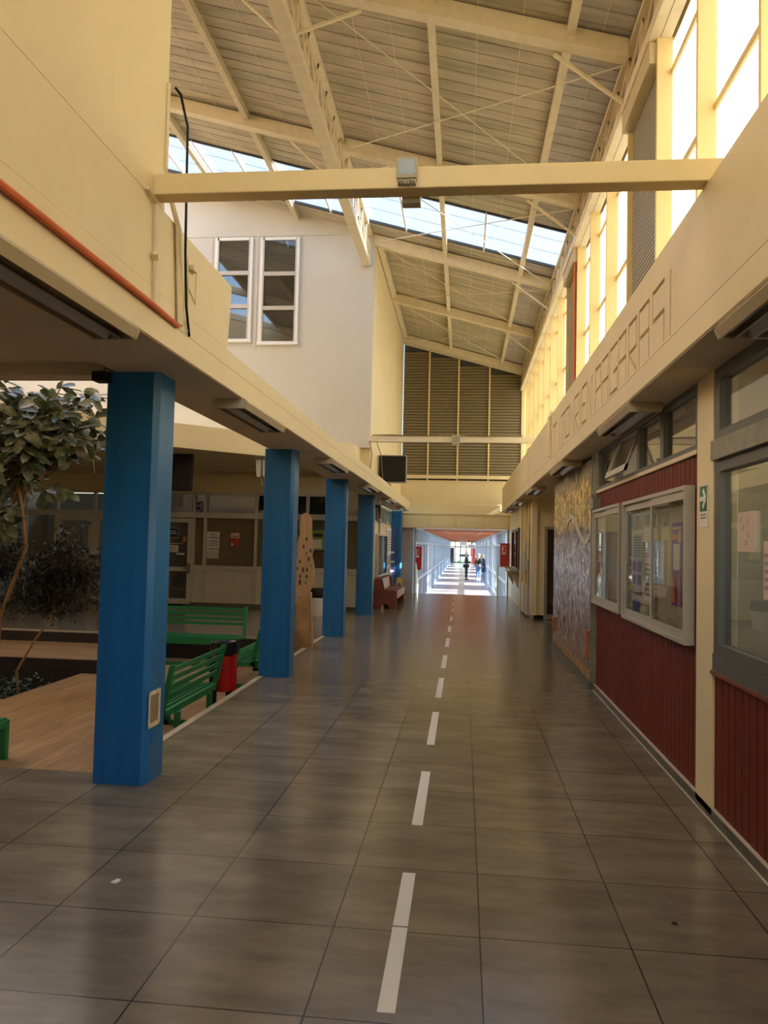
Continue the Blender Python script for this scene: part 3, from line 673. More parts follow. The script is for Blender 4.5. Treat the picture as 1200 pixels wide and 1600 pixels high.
# --- white wall windows
for nm, a, b, c, d in (('window_1', -5.70, -4.83, 6.03, 8.41), ('window_2', -4.65, -3.76, 5.97, 8.40)):
    w = sroot(nm, ((a + b) / 2, 16.55, c))
    MB().box(a, a + .06, 16.50, 16.56, c, d).box(b - .06, b, 16.50, 16.56, c, d).box(a, b, 16.50, 16.56, d - .06, d).box(a - .02, b + .02, 16.48, 16.56, c, c + .07).build('window_frame', 'white', w)
    h = (d - c - .1) / 3
    MB().box(a + .06, b - .06, 16.49, 16.55, c + .05 + h - .045, c + .05 + h + .045).box(a + .06, b - .06, 16.49, 16.55, c + .05 + 2 * h - .045, c + .05 + 2 * h + .045).box(a + .06, a + .09, 16.5, 16.55, c, d).box(b - .09, b - .06, 16.5, 16.55, c, d).build('sash', 'alu', w)
    MB().box(a + .07, b - .07, 16.525, 16.531, c + .05, d - .05).build('pane', glass_mat('upper_glass' + nm, (.8, .8, .77), ior=1.8), w)
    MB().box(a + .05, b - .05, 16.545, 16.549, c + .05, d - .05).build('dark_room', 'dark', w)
    g = MB(); z = d - .1
    while z > d - h - .02: g.box(a + .1, b - .1, 16.536, 16.542, z, z + .035); z -= .05
    g.build('blind', mat('grey_blind', (.22, .215, .195), .6), w)

# ================================================================== FAR CORRIDOR
ZF = -.6
w = sroot('floor_stairs', (0, 25.5, -.3))
for i in range(3): MB().box(-1.65, 1.5, 25.2 + .32 * i, 25.2 + .32 * (i + 1), ZF - .2, -.15 * (i + 1)).build('step', 'tile', w)
struct('floor_far_corridor', box(-1.9, 1.75, 26.16, 97.6, ZF - .2, ZF), 'far_floor')
struct('ceiling_far_corridor', box(-1.9, 1.8, 26.9, 97.6, 2.2, 2.32), 'far_ceiling')
struct('wall_vestibule', MB().box(-2.35, -1.75, 25.3, 25.36, -.1, 2.2), mat('grey_pink_panel', (.42, .34, .34), .5, var=.2, vscale=5))
struct('wall_far_corridor_base', MB().box(-1.75, -1.65, 25.3, 25.75, -.8, 2.2).box(1.5, 1.6, 25.3, 25.75, -.8, 2.2), 'far_frame')
def far_bay(name, x, y, ln):
    w = sroot(name, (x, y, ZF))
    return w
proto = {}
for x, s in ((-1.65, -1), (1.5, 1)):
    y = 25.8; i = 0
    while y < 96.8:
        w = sroot('window_%d' % (100 + i + (40 if s > 0 else 0)), (x, y, ZF))
        if x not in proto:
            xa, xb = sorted((x - s * .05, x + s * .09))
            fr = MB().box(xa, xb, y - .05, y + .05, ZF, 2.2).box(xa, xb, y + 1.10, y + 1.17, ZF, 2.2).box(xa, xb, y, y + 2.3, 1.62, 1.70).box(xa, xb, y, y + 2.3, 2.12, 2.2).box(xa, xb, y, y + 2.3, ZF, ZF + .12).box(xa, xb, y, y + 2.3, .30, .42).build('window_frame', 'far_frame', w)
            pa = MB().box(x + s * .04, x + s * .046, y + .05, y + 2.25, ZF + .12, 2.12).build('pane', 'clear', w)
            proto[x] = (fr, pa)
        else:
            for o in proto[x]:
                c = o.copy(); C.objects.link(c); c.parent = w
        y += 2.3; i += 1
# white, blue and red blinds hung inside some panes
rb = random.Random(5)
for x, s_ in ((-1.65, 1), (1.5, -1)):
    y = 26.5; n_ = 0
    while y < 90:
        ln = rb.uniform(.5, 1.0); m_ = rb.choice(['white', 'white', 'far_frame', 'white', 'blue_blind', 'pink_blind'])
        if m_ == 'blue_blind': m_ = mat('blue_blind', (.10, .28, .62), .7)
        if m_ == 'pink_blind': m_ = mat('pink_blind', (.68, .36, .36), .7)
        struct('trim_blind', box(x + s_ * .012, x + s_ * .02, y, y + ln, rb.choice([ZF + .15, .45]), 1.6), m_); y += rb.uniform(2.0, 5.0)
# far end doors
w = sroot('door_4', (0, 97, ZF))
g = MB()
for x in (-1.65, -1.05, -.35, .38, 1.08, 1.5): g.box(x - .06, x + .06, 97, 97.1, ZF, 2.2)
for z in (ZF + .12, 1.5, 2.16): g.box(-1.65, 1.5, 97, 97.1, z - .06, z + .06)
for x in (-.7, .02, .73): g.box(x - .3, x + .3, 97, 97.08, .45, .53)
g.build('door_frame', mat('dark_door_frame', (.05, .06, .07), .5), w)
MB().box(-1.6, 1.45, 97.04, 97.05, ZF + .1, 2.15).build('pane', 'clear', w)
tag(MB().box(-1.6, -1.15, 96.2, 96.7, ZF, 1.3).box(-1.62, -1.13, 96.18, 96.72, 1.3, 1.36).build('notice_kiosk', 'navy'), 'tall dark navy cabinet beside the doors at the far end of the corridor', 'cabinet')
tag(MB().box(1.15, 1.48, 96.4, 96.75, ZF, 1.75).build('locker', 'red'), 'narrow red cabinet by the far end doors', 'cabinet')
t = thing('hanging_sign', 'white sign box hung from the red timber ceiling midway along the corridor', 'sign', (.0, 60, 2.2))
MB().box(-.28, .28, 59.96, 60.04, 1.62, 1.95).build('sign_box', 'white', t, bevel=.01)
for x in (-.2, .2): MB().tube([(x, 60, 1.95), (x, 60, 2.2)], .012, 6).build('rod', 'alu', t)
t = thing('banner_sign', 'wide white banner with grey writing over the far end doors', 'sign', (1.0, 90, 1.6))
MB().box(.45, 1.5, 89.98, 90.02, 1.35, 1.85).build('board', 'white', t)
MB().box(.6, 1.35, 89.96, 89.98, 1.62, 1.70).box(.7, 1.25, 89.96, 89.98, 1.48, 1.55).build('writing', 'text_grey', t)
# ceiling spots
for i, (x, y) in enumerate(((-.75, 33), (-.75, 38), (-.75, 44), (.75, 33), (.75, 38), (.75, 44))):
    o = MB().lathe([(.05, 0), (.05, .012)], (x, y, 2.187), 10).build('ceiling_spot', 'white')
    tag(o, 'small white round spot in the red timber ceiling, %s row, %s' % (('west', 'east')[i // 3], ('first', 'second', 'third')[i % 3]), 'ceiling light', 'spots in the red ceiling')
# outdoors
struct('ground_outside', MB().box(-60, -12.2, -30, 140, -1.3, -.85).box(4.3, 80, -30, 140, -1.3, -.75).box(-12.2, -1.95, 25.4, 140, -1.3, -.85).box(1.8, 4.3, 25.4, 140, -1.3, -.75).box(-1.95, 1.8, 97.7, 140, -1.3, -.75), 'concrete')
struct('lawn_outside', box(-20, 20, 104, 138, -.74, -.7), 'grass')
for i, y in enumerate((27.2, 38.6, 46.2, 53.8, 61.6, 70, 79, 88)):
    ln = (7.2, 5.0, 5.0, 5.2, 6.0, 6.5, 6.5, 7)[i]
    struct('wall_outside_pavilion', box(4.6, 4.9, y, y + ln, -.8, 4.2), 'white')  # added blocks that shape the sun stripes on the corridor floor
def blob_tree(x, y, h, r, seed, label):
    rnd = random.Random(seed)
    t = thing('tree', label, 'tree', (x, y, -.75))
    MB().tube([(x, y, -.75), (x + .1, y, h * .5)], .18, 8, .1).build('trunk', 'bark', t)
    g = MB()
    for i in range(1400):
        a = rnd.uniform(0, 2 * PI); u = rnd.uniform(-1, 1); rr = r * rnd.random() ** .4
        c = Vector((x + rr * math.cos(a) * math.sqrt(1 - u * u), y + rr * math.sin(a) * math.sqrt(1 - u * u), h * .68 + rr * u * .75))
        d = Vector((rnd.uniform(-1, 1), rnd.uniform(-1, 1), rnd.uniform(-1, 1))).normalized() * .22; e = d.orthogonal().normalized() * .13
        g._add([c - d, c + e, c + d, c - e], [(0, 1, 2, 3)])
    g.build('foliage', 'tree_far', t)
blob_tree(-3.2, 112, 6.5, 3.4, 1, 'leafy green tree outside the far doors, behind the dark cabinet')
blob_tree(1.2, 118, 7, 3.6, 2, 'leafy green tree outside the far doors, straight down the corridor')
blob_tree(5.2, 111, 6, 3.0, 3, 'leafy green tree outside the far doors, behind the white banner')
t = thing('car', 'pale car parked outside beyond the far glass doors', 'car', (.2, 108, -.72))
MB().prism([(-.9, -.45), (-.9, .0), (-.75, .12), (-.6, .55), (.9, .55), (1.05, .12), (1.2, 0), (1.2, -.45)], 'y', 106.5, 110).build('body', 'white', t, bevel=.06)
MB().box(-.5, .8, 106.47, 106.5, .15, .48).build('windscreen', 'screen', t)
for x in (-.7, .8): MB().tube([(x, 107, -.42), (x + .2, 107, -.42)], .3, 12).build('wheel', 'black', t)

# hose cabinets, handrails
def hose(loc, w_, label, name):
    x, y, z = loc; t = thing(name, label, 'fire hose cabinet', loc)
    MB().box(x, x + w_, y, y + .22, z, z + .78).build('case', 'red', t, bevel=.01)
    MB().box(x + .04, x + w_ - .04, y - .012, y, z + .04, z + .74).build('door', 'red', t)
    MB().box(x + .06, x + w_ * .62, y - .016, y - .012, z + .42, z + .70).build('sign_plate', 'white', t)
    MB().box(x + .075, x + w_ * .58, y - .019, y - .016, z + .48, z + .685).build('sign_face', 'red', t)
    MB().box(x + w_ * .27, x + w_ * .36, y - .022, y - .019, z + .52, z + .65).build('pictogram', 'white', t)
    return t
hose((1.20, 25.40, .93), .30, 'red fire hose cabinet with white pictogram right of the stair opening', 'hose_cabinet')
hose((-1.64, 25.9, .75), .24, 'tall red hose cabinet left of the stair opening, behind the handrail', 'hose_cabinet')
tag(MB().box(-2.02, -1.86, 25.34, 25.5, 1.0, 1.5).build('wall_box', 'black', bevel=.01), 'black wall box beside the last blue column', 'box')
def rail(x, label, s):
    t = thing('handrail', label, 'handrail', (x, 25.2, 0))
    g = MB()
    g.tube([(x, 25.25, .98), (x, 26.3, .38), (x, 26.7, .3)], .025, 8); g.tube([(x, 25.25, .5), (x, 26.3, -.1), (x, 26.7, -.18)], .02, 8)
    g.build('rail_tube', 'white', t, smooth=True)
    for y, z, b in ((25.25, .98, -.14), (26.3, .38, ZF)): MB().tube([(x, y, b), (x, y, z)], .024, 8).build('post', 'white', t, smooth=True)
rail(-1.55, 'white handrail going down the stairs on the left', -1)
rail(1.12, 'white handrail going down the stairs below the hose cabinet on the right', 1)

# ================================================================== THINGS IN THE HALL
# blue columns
names = ['nearest blue column, with a broken open socket box near its foot', 'second blue column along the corridor, behind the red bin', 'third blue column, beside the plywood tree', 'fourth blue column, just before the brown bench', 'last blue column, by the stairs and wet floor sign']
for k in range(5):
    y = (4.78, 8.81, 12.84, 16.87, 24.72)[k]; t = thing('column', names[k], 'column', (-2.175, y + .15, 0), 'blue columns along the corridor')
    c = .035; a0, a1, b0, b1 = -2.355, -2.0, y, y + .29
    poly = [(a0 + .01, b0), (a1 - c, b0), (a1, b0 + c), (a1, b1 - .01), (a1 - .01, b1), (a0 + .01, b1), (a0, b1 - .01), (a0, b0 + .01)]
    MB().prism(poly, 'z', 0, 2.68).build('shaft', 'blue', t)
    if k == 0:
        MB().box(-2.001, -1.993, 4.795, 4.815, .37, .585).box(-2.001, -1.993, 4.955, 4.98, .36, .59).box(-2.001, -1.993, 4.80, 4.975, .355, .385).box(-2.001, -1.993, 4.80, 4.975, .565, .59).build('broken_edge', 'chip', t, bevel=.004)
        MB().box(-2.001, -1.997, 4.815, 4.955, .385, .565).build('socket_recess', 'dust', t)  # flat plate; the shade of the recess is put into its dark brown
        MB().box(-2.001, -1.994, 4.86, 4.96, .265, .335).build('blank_plate', 'blue', t, bevel=.003)
# crossbeams and floodlights
t = thing('crossbeam', 'near yellow crossbeam spanning the hall with a floodlight at its middle', 'beam', (0, 3.95, 3.44))
MB().box(-1.72, 1.5, 3.92, 4.03, 3.45, 3.565).build('box_section', 'yellow_beam', t, bevel=.006)
t = thing('crossbeam', 'far cream crossbeam with cables, in front of the louvred end wall', 'beam', (0, 16.3, 3.79))
MB().box(-2.08, 1.9, 16.3, 16.42, 3.79, 3.915).build('box_section', 'steel', t, bevel=.006)
g = MB()
for j in range(2):
    g.tube([(-2.0 + i * .4, 16.29 + .05 * j, 3.93 + .012 * math.sin(i * 1.9 + j) - .02 * (i > 2) * j) for i in range(9)], .012, 6)
g.build('cable', 'dust', t)
def flood(x, y, z, label, down=False, s=1.):
    t = thing('floodlight', label, 'floodlight', (x, y, z), 'floodlights on the crossbeams')
    MB().prism([(y - .055 * s, z + .075 * s), (y - .04 * s, z - .03 * s), (y + .0 * s, z - .03 * s), (y + .0 * s, z + .085 * s)], 'x', x - .052 * s, x + .052 * s).build('housing', 'lamp_body', t, bevel=.003)
    MB()._add([(x - .042 * s, y - .0535 * s, z + .062 * s), (x - .042 * s, y - .0435 * s, z - .012 * s), (x + .042 * s, y - .0435 * s, z - .012 * s), (x + .042 * s, y - .0535 * s, z + .062 * s)], [(0, 1, 2, 3)]).build('glass_front', mat('flood_glass', (.36, .34, .24), .2), t)
    g = MB()
    for i in range(9): g.box(x - .045 * s + i * .011 * s, x - .041 * s + i * .011 * s, y - .03 * s, y, z - .055 * s, z - .03 * s)
    g.box(x - .045 * s, x + .045 * s, y - .03 * s, y, z - .04 * s, z - .028 * s)
    g.build('cooling_fin', 'lamp_body', t)
flood(-.33, 3.92, 3.515, 'floodlight fixed to the front of the near yellow crossbeam')
t = thing('floodlight', 'floodlight hanging below the back of the near yellow crossbeam', 'floodlight', (-.32, 4.06, 3.42), 'floodlights on the crossbeams')
MB().box(-.365, -.265, 4.03, 4.10, 3.42, 3.50).build('housing', 'lamp_body', t, bevel=.004)
MB().box(-.35, -.28, 4.10, 4.103, 3.43, 3.49).build('glass_front', MATS['flood_glass'], t)
g = MB()
for i in range(9): g.box(-.36 + i * .011, -.356 + i * .011, 4.025, 4.035, 3.425, 3.49)
g.build('cooling_fin', 'lamp_body', t)
flood(-.20, 16.3, 3.80, 'small floodlight on the far cream crossbeam', s=1.7)

# fluorescent fittings under both soffits
def fitting(xc, y0, label, first=None):
    if first: return dup(first, (xc, y0, 2.675), label)
    t = thing('ceiling_light', label, 'ceiling light', (xc, y0, 2.675), 'fluorescent fittings under the soffits')
    L = 1.27; h = .075
    g = MB()
    g.prism([(xc - .11, 2.674), (xc + .11, 2.674), (xc + .135, 2.645), (xc + .11, 2.60), (xc + .10, 2.60), (xc + .105, 2.662), (xc - .105, 2.662), (xc - .10, 2.60), (xc - .11, 2.60), (xc - .135, 2.645)], 'y', y0, y0 + L)
    for y in (y0, y0 + L - .015): g.prism([(xc - .11, 2.674), (xc + .11, 2.674), (xc + .135, 2.645), (xc + .115, 2.598), (xc - .115, 2.598), (xc - .135, 2.645)], 'y', y - .004, y + .015)
    g.build('housing', 'lamp_body', t)
    MB().prism([(xc - .05, 2.598), (xc, 2.64), (xc + .05, 2.598), (xc + .035, 2.598), (xc, 2.628), (xc - .035, 2.598)], 'y', y0 + .02, y0 + L - .02).build('reflector', 'reflector', t)
    for dx in (-.075, .075): MB().tube([(xc + dx, y0 + .05, 2.63), (xc + dx, y0 + L - .05, 2.63)], .013, 8).build('lamp_tube', 'tube', t, smooth=True)
    return t
od = ['nearest', 'second', 'third', 'fourth', 'fifth', 'sixth']
fl = None
for side, xc, ys in (('left', -1.80, (2.45, 5.68, 9.65, 13.7, 17.7, 21.7)), ('right', 1.31, (2.5, 5.75, 9.6, 13.7, 17.7, 21.7))):
    for i, y in enumerate(ys):
        lb = '%s unlit fluorescent fitting under the %s' % (od[i], 'canopy above the blue columns' if side == 'left' else 'soffit below the carved lettering')
        o = fitting(xc, y, lb, fl); fl = fl or o

# pipes and cables on the left
tag(MB().tube([(-1.69, 0, 2.85), (-1.69, 2.5, 2.85), (-1.69, 3.2, 2.845), (-1.69, 3.9, 2.843), (-1.70, 4.3, 2.838)], .017, 8).build('conduit', 'orange', smooth=True), 'orange conduit running along the left fascia', 'pipe')
tag(MB().tube([(-1.69, 3.96, 2.835), (-1.69, 3.945, 3.1), (-1.69, 3.925, 3.4), (-1.69, 3.80, 3.43)], .012, 6).tube([(-1.69, 3.945, 3.1), (-1.68, 3.90, 3.12)], .014, 6).build('conduit', 'yellow', smooth=True), 'thin cream conduit on the parapet below the near crossbeam end', 'pipe')
g = MB()
for d in (0, .022, .044): g.tube([(-1.69, 4.30 + d, 2.85), (-1.69, 4.22 + d, 3.40), (-1.72, 4.10 + d * .3, 3.62), (-1.70, 4.055, 3.66), (-1.70, 4.055 , 4.15)], .011, 6)
tag(g.build('conduit', 'yellow', smooth=True), 'bundle of cream conduits rising up the parapet to the tall wall corner', 'pipe')
tag(MB().tube([(-1.66, 4.045, 4.12), (-1.64, 4.08, 4.10), (-1.62, 4.15, 3.95), (-1.63, 4.19, 3.6), (-1.65, 4.26, 3.25), (-1.68, 4.38, 2.98), (-1.70, 4.5, 2.83)], .0075, 6).build('cable', 'black', smooth=True), 'black cable hanging loose from the tall wall to the fascia', 'cable')
g = MB().tube([(-1.70, 4.36, 2.85), (-1.70, 4.40, 3.0), (-1.70, 4.44, 3.25)], .005, 6).tube([(-1.70, 4.47, 2.85), (-1.70, 4.44, 3.3)], .004, 6).box(-1.705, -1.68, 4.48, 4.55, 3.24, 3.27)
g.tube([(-1.705, 4.42, 3.15), (-1.705, 4.60, 3.06), (-1.705, 4.60, 3.28)], .003, 5)
tag(g.build('thin_wire', 'yellow'), 'thin wires with a small junction piece right of the black cable', 'wire')
tag(MB().tube([(-2.04, 16.2, 3.8), (-1.98, 16.15, 3.5), (-2.0, 16.1, 3.2), (-1.98, 16.05, 2.96)], .012, 6).tube([(-1.9, 16.3, 3.78), (-1.85, 16.8, 3.55), (-1.86, 17.2, 3.2), (-1.85, 17.3, 2.95)], .010, 6).build('cable', 'dust', smooth=True), 'loose cables dropping from the far crossbeam to the canopy', 'cable')

# televisions
t = thing('television', 'dark television hung high at the far end of the left canopy', 'television', (-1.72, 18.2, 3.03))
MB().box(-2.05, -1.41, 18.19, 18.22, 3.085, 3.705).build('screen', 'screen', t)
MB().box(-2.075, -1.385, 18.2, 18.28, 3.055, 3.73).build('case', mat('silver_case', (.35, .31, .26), .4), t, bevel=.01)
MB().tube([(-1.9, 18.26, 3.1), (-1.75, 18.24, 3.0), (-1.9, 18.22, 2.95)], .015, 6).build('power_cable', 'black', t)
MB().box(-2.08, -1.8, 18.28, 18.36, 3.3, 3.5).build('bracket', 'alu_grey', t)
t = thing('television', 'black television under the far canopy, left of the white lantern', 'television', (-5.3, 13.9, 3.24))
MB().prism([(13.88, 3.20), (13.98, 3.20), (13.92, 2.50), (13.82, 2.50)], 'x', -6.0, -5.1).build('case', 'black', t, bevel=.012)
MB()._add([(-5.97, 13.877, 3.17), (-5.97, 13.817, 2.53), (-5.13, 13.817, 2.53), (-5.13, 13.877, 3.17)], [(0, 1, 2, 3)]).build('screen', 'screen', t)
MB().tube([(-5.6, 13.95, 3.2), (-5.6, 13.95, 3.245)], .03, 8).build('bracket', 'black', t)
t = thing('wall_lantern', 'white twin emergency lantern under the far canopy', 'lamp', (-4.0, 14.6, 2.9))
for x, s in ((-4.08, -1), (-3.95, 1)): MB().prism([(x - .05, 3.2), (x + .06, 3.2), (x + .045, 2.86), (x - .025, 2.86)], 'y', 14.75, 14.87).build('lamp_head', 'white', t, bevel=.008)
MB().box(-4.15, -3.85, 14.76, 14.86, 3.2, 3.245).build('mount', 'alu', t)
MB().tube([(-4.02, 14.8, 2.86), (-4.0, 14.8, 2.7)], .006, 6).build('pull_cord', 'alu', t)
t = thing('loudspeaker', 'small black speaker bracketed beside the top of the nearest blue column', 'speaker', (-2.37, 4.74, 2.62))
MB().box(-2.425, -2.325, 4.70, 4.80, 2.60, 2.665).build('case', 'black', t, bevel=.006)
MB().tube([(-2.37, 4.75, 2.66), (-2.37, 4.77, 2.70), (-2.37, 4.92, 2.70)], .006, 6).build('bracket', 'dust', t)
t = thing('security_camera', 'small grey camera beside the fourth blue column top', 'camera', (-1.98, 17.6, 2.55))
MB().tube([(-1.96, 17.5, 2.55), (-1.96, 17.3, 2.52)], .05, 10).build('body', 'alu', t); MB().tube([(-1.96, 17.5, 2.55), (-1.98, 17.55, 2.675)], .015, 6).build('arm', 'alu', t)
g = MB().lathe([(.03, 0), (.055, .02), (.055, .05)], (-1.985, 17.25, 2.42), 10); g.build('dome', 'black', t)

# floor dashes
nm = ['nearest', 'second nearest', 'third nearest', 'fourth nearest', 'fifth nearest', 'sixth nearest', 'seventh nearest', 'eighth nearest', 'ninth nearest', 'tenth nearest', 'eleventh nearest', 'twelfth nearest']
dashes = [(2.64, 3.07), (3.10, 3.60), (4.39, 5.42), (6.15, 7.35), (8.05, 9.25), (10.0, 11.15), (12.1, 13.2), (14.2, 15.2), (16.3, 17.3), (18.5, 19.4), (20.6, 21.5), (22.8, 23.7)]
# printed as seen: long dash split by a tile joint where the photo shows it
for i, (a, b) in enumerate([(2.64, 3.22), (3.235, 3.75)] + dashes[2:]):
    o = MB().box(-.262, -.200, a, b, .0, .003).build('floor_dash', 'white')
    tag(o, '%s white dash down the middle of the tiled floor' % nm[i], 'floor marking', 'white dashes down the floor')
tag(MB().prism([(-1.58, 3.43), (-1.55, 3.425), (-1.545, 3.46), (-1.565, 3.47)], 'z', .001, .006).build('paper_scrap', 'paper'), 'tiny white scrap of paper on the dark floor tiles', 'litter')
tag(MB().lathe([(.012, 0), (.008, .006)], (.92, 3.43, .001), 8).build('pebble', 'black'), 'tiny black pebble on the floor near the red boards', 'litter')

# notice boards
def notice(name, label, y0, y1, za, zb, mid):
    t = thing(name, label, 'notice board', (1.48, (y0 + y1) / 2, za))
    x0 = 1.42; d = .035
    MB().box(x0, 1.49, y0, y0 + .025, za, zb).box(x0, 1.49, y1 - .025, y1, za, zb).box(x0, 1.49, y0, y1, zb - .03, zb).box(x0, 1.49, y0, y1, za, za + .03).build('case', 'alu', t, bevel=.004)
    MB().box(1.478, 1.49, y0 + .02, y1 - .02, za + .02, zb - .02).build('backing', mat('board_felt', (.50, .45, .33), .8), t)
    for a, b, xx in ((y0 + .03, mid + .03, x0 + .012), (mid - .03, y1 - .03, x0 + .026)):
        s = MB().box(xx, xx + .012, a, a + d, za + .03, zb - .03).box(xx, xx + .012, b - d, b, za + .03, zb - .03).box(xx, xx + .012, a, b, zb - .03 - d * 1.6, zb - .03).box(xx, xx + .012, a, b, za + .03, za + .03 + d * 1.6).build('sliding_door', 'alu', t)
        MB().box(xx + .004, xx + .008, a + d, b - d, za + .03 + d * 1.6, zb - .03 - d * 1.6).build('pane', 'clear', s)
    MB().tube([(x0 + .004, mid, za + .09), (x0 + .014, mid, za + .09)], .012, 8).build('lock', 'alu', t)
    return t
notice('notice_board', 'large glass notice board with a purple poster, on the dark red boards', 5.13, 7.09, .975, 2.01, 6.05)
notice('notice_board', 'smaller glass notice board beside the mosaic mural', 7.25, 8.72, .99, 2.015, 7.95)
def sheet_x(name, label, y0, y1, za, zb, m, x=1.472, cat='poster', th=.003):
    t = thing(name, label, cat, (x, (y0 + y1) / 2, za)); MB().box(x, x + th, y0, y1, za, zb).build('sheet', m, t); return t
t = sheet_x('poster', 'purple poster with orange shapes in the large notice board', 5.36, 5.62, 1.2, 1.78, 'purple')
MB().box(1.469, 1.472, 5.41, 5.57, 1.45, 1.63).build('white_square', 'paper', t)
for q in ([(5.48, 1.66), (5.60, 1.66), (5.60, 1.70), (5.48, 1.70)], [(5.61, 1.22), (5.52, 1.22), (5.58, 1.40), (5.61, 1.42)], [(5.45, 1.21), (5.40, 1.21), (5.42, 1.42), (5.44, 1.42)]): MB().prism(q, 'x', 1.469, 1.472).build('orange_shape', 'orange_print', t)
MB().box(1.469, 1.472, 5.38, 5.60, 1.73, 1.75).box(1.469, 1.472, 5.38, 5.46, 1.64, 1.72).build('title_lines', 'pink', t)
def lines(t, x, y0, y1, za, zb, n, m='text_grey', fr=.45):
    g = MB(); h = (zb - za) / n
    for i in range(n):
        g.box(x - .002, x, y0 + (y1 - y0) * random.uniform(0, .12), y1, za + h * i, za + h * (i + fr))
    g.build('text_line', m, t)
t = sheet_x('paper_notice', 'long white printed list in the large notice board', 6.12, 6.45, 1.18, 1.78, 'paper'); lines(t, 1.472, 6.15, 6.42, 1.22, 1.5, 7); lines(t, 1.472, 6.16, 6.42, 1.53, 1.75, 10)
t = sheet_x('paper_notice', 'second white sheet pinned low beside the long list', 6.0, 6.14, 1.08, 1.52, 'paper'); lines(t, 1.472, 6.02, 6.12, 1.12, 1.48, 9)
t = sheet_x('poster', 'dark purple poster at the far side of the large notice board', 6.55, 6.85, 1.2, 1.72, 'navy'); lines(t, 1.472, 6.6, 6.8, 1.28, 1.6, 5, 'purple', .6)
t = sheet_x('poster', 'bright blue leaflet low in the large notice board', 6.6, 6.85, 1.03, 1.16, 'blue_print')
t = sheet_x('poster', 'salmon and blue poster low in the smaller notice board', 7.4, 7.8, 1.07, 1.28, 'pink'); MB().prism([(7.4, 1.07), (7.5, 1.07), (7.4, 1.27)], 'x', 1.469, 1.472).build('blue_corner', 'blue_print', t)
t = sheet_x('paper_notice', 'pale sheet at the top of the smaller notice board', 8.2, 8.5, 1.45, 1.8, 'paper'); lines(t, 1.472, 8.23, 8.47, 1.5, 1.75, 8)
tag(MB().box(1.40, 1.49, 8.55, 8.75, 2.02, 2.14).build('junction_box', 'transom', bevel=.004), 'small tan box on the boards above the smaller notice board', 'box')
# exit sign on the pillar
t = thing('escape_sign', 'small green and white arrow sign on the yellow pillar', 'sign', (1.47, 4.89, 1.74))
MB().box(1.469, 1.474, 4.815, 4.965, 1.73, 1.995).build('plate', 'paper', t)
MB().box(1.466, 1.469, 4.825, 4.955, 1.83, 1.985).build('green_field', 'green_sign', t)
MB().beam((1.465, 4.945, 1.907), (1.465, 4.87, 1.907), .003, .028).beam((1.465, 4.89, 1.96), (1.465, 4.838, 1.907), .003, .028).beam((1.465, 4.89, 1.854), (1.465, 4.838, 1.907), .003, .028).build('arrow', 'white', t)
g = MB()
for z in (1.805, 1.785): g.box(1.466, 1.469, 4.84, 4.94, z, z + .009)
g.build('text_line', 'text_grey', t)
# papers on the near window
t = sheet_x('paper_notice', 'pinkish drawn sheet taped to the near right window', 4.13, 4.385, 1.585, 1.80, 'pink', 1.499, 'notice'); 
g = MB()
for y, z in ((4.33, 1.74), (4.30, 1.70), (4.22, 1.73), (4.21, 1.66), (4.25, 1.62)): g.box(1.4975, 1.499, y, y + .03, z, z + .03)
g.build('drawing', mat('faded_ink', (.52, .38, .31), .7), t)
t = sheet_x('paper_notice', 'second pale sheet taped to the near right window at the frame edge', 3.72, 4.02, 1.35, 1.64, 'pink', 1.499, 'notice'); lines(t, 1.499, 3.76, 4.0, 1.40, 1.6, 5)

# facade papers and stickers
def sheet_y(name, label, x0, x1, za, zb, m, y=17.868, cat='notice'):
    t = thing(name, label, cat, ((x0 + x1) / 2, y, za)); MB().box(x0, x1, y, y + .003, za, zb).build('sheet', m, t); return t
def ylines(t, x0, x1, za, zb, n, m='text_grey', y=17.868, fr=.4, ragged=.2):
    g = MB(); h = (zb - za) / n
    for i in range(n):
        k = random.uniform(0, ragged) * (x1 - x0) / 2; g.box(x0 + k, x1 - k, y - .002, y, za + h * i, za + h * (i + fr))
    g.build('text_line', m, t)
t = sheet_y('paper_notice', 'long white printed notice with two dark rules on the court window', -6.14, -5.83, 1.33, 1.79, 'paper'); ylines(t, -6.10, -5.86, 1.44, 1.60, 6); ylines(t, -6.08, -5.9, 1.67, 1.77, 3)
MB().box(-6.12, -5.84, 17.866, 17.868, 1.365, 1.385).box(-6.12, -5.84, 17.866, 17.868, 1.64, 1.655).build('rule', 'navy', t)
t = sheet_y('paper_notice', 'blank grey sheet hanging below the long white notice', -6.14, -5.84, 1.15, 1.33, 'alu_white')
t = sheet_y('poster', 'small red and white poster on the court window', -5.56, -5.33, 1.46, 1.79, 'red_print', cat='poster'); MB().box(-5.55, -5.34, 17.866, 17.868, 1.64, 1.775).build('pale_top', 'pink', t); ylines(t, -5.53, -5.37, 1.58, 1.72, 3, 'red_print', ragged=.5, y=17.866); MB().box(-5.54, -5.49, 17.866, 17.868, 1.47, 1.53).build('white_square', 'paper', t)
t = sheet_y('security_sticker', 'octagonal alarm sticker on the dark pane above the court door', -6.53, -6.27, 2.28, 2.52, 'navy', cat='sticker', y=17.862)
MB().prism([(-6.51, 2.34), (-6.46, 2.29), (-6.34, 2.29), (-6.29, 2.34), (-6.29, 2.46), (-6.34, 2.51), (-6.46, 2.51), (-6.51, 2.46)], 'y', 17.860, 17.862).build('octagon', 'paper', t)
MB().prism([(-6.495, 2.345), (-6.455, 2.305), (-6.345, 2.305), (-6.305, 2.345), (-6.305, 2.455), (-6.345, 2.495), (-6.455, 2.495), (-6.495, 2.455)], 'y', 17.858, 17.860).build('octagon_field', 'navy', t)
text('lettering', 'ADT', .10, (-6.40, 17.857, 2.40), FACE_Y, 'paper', t)
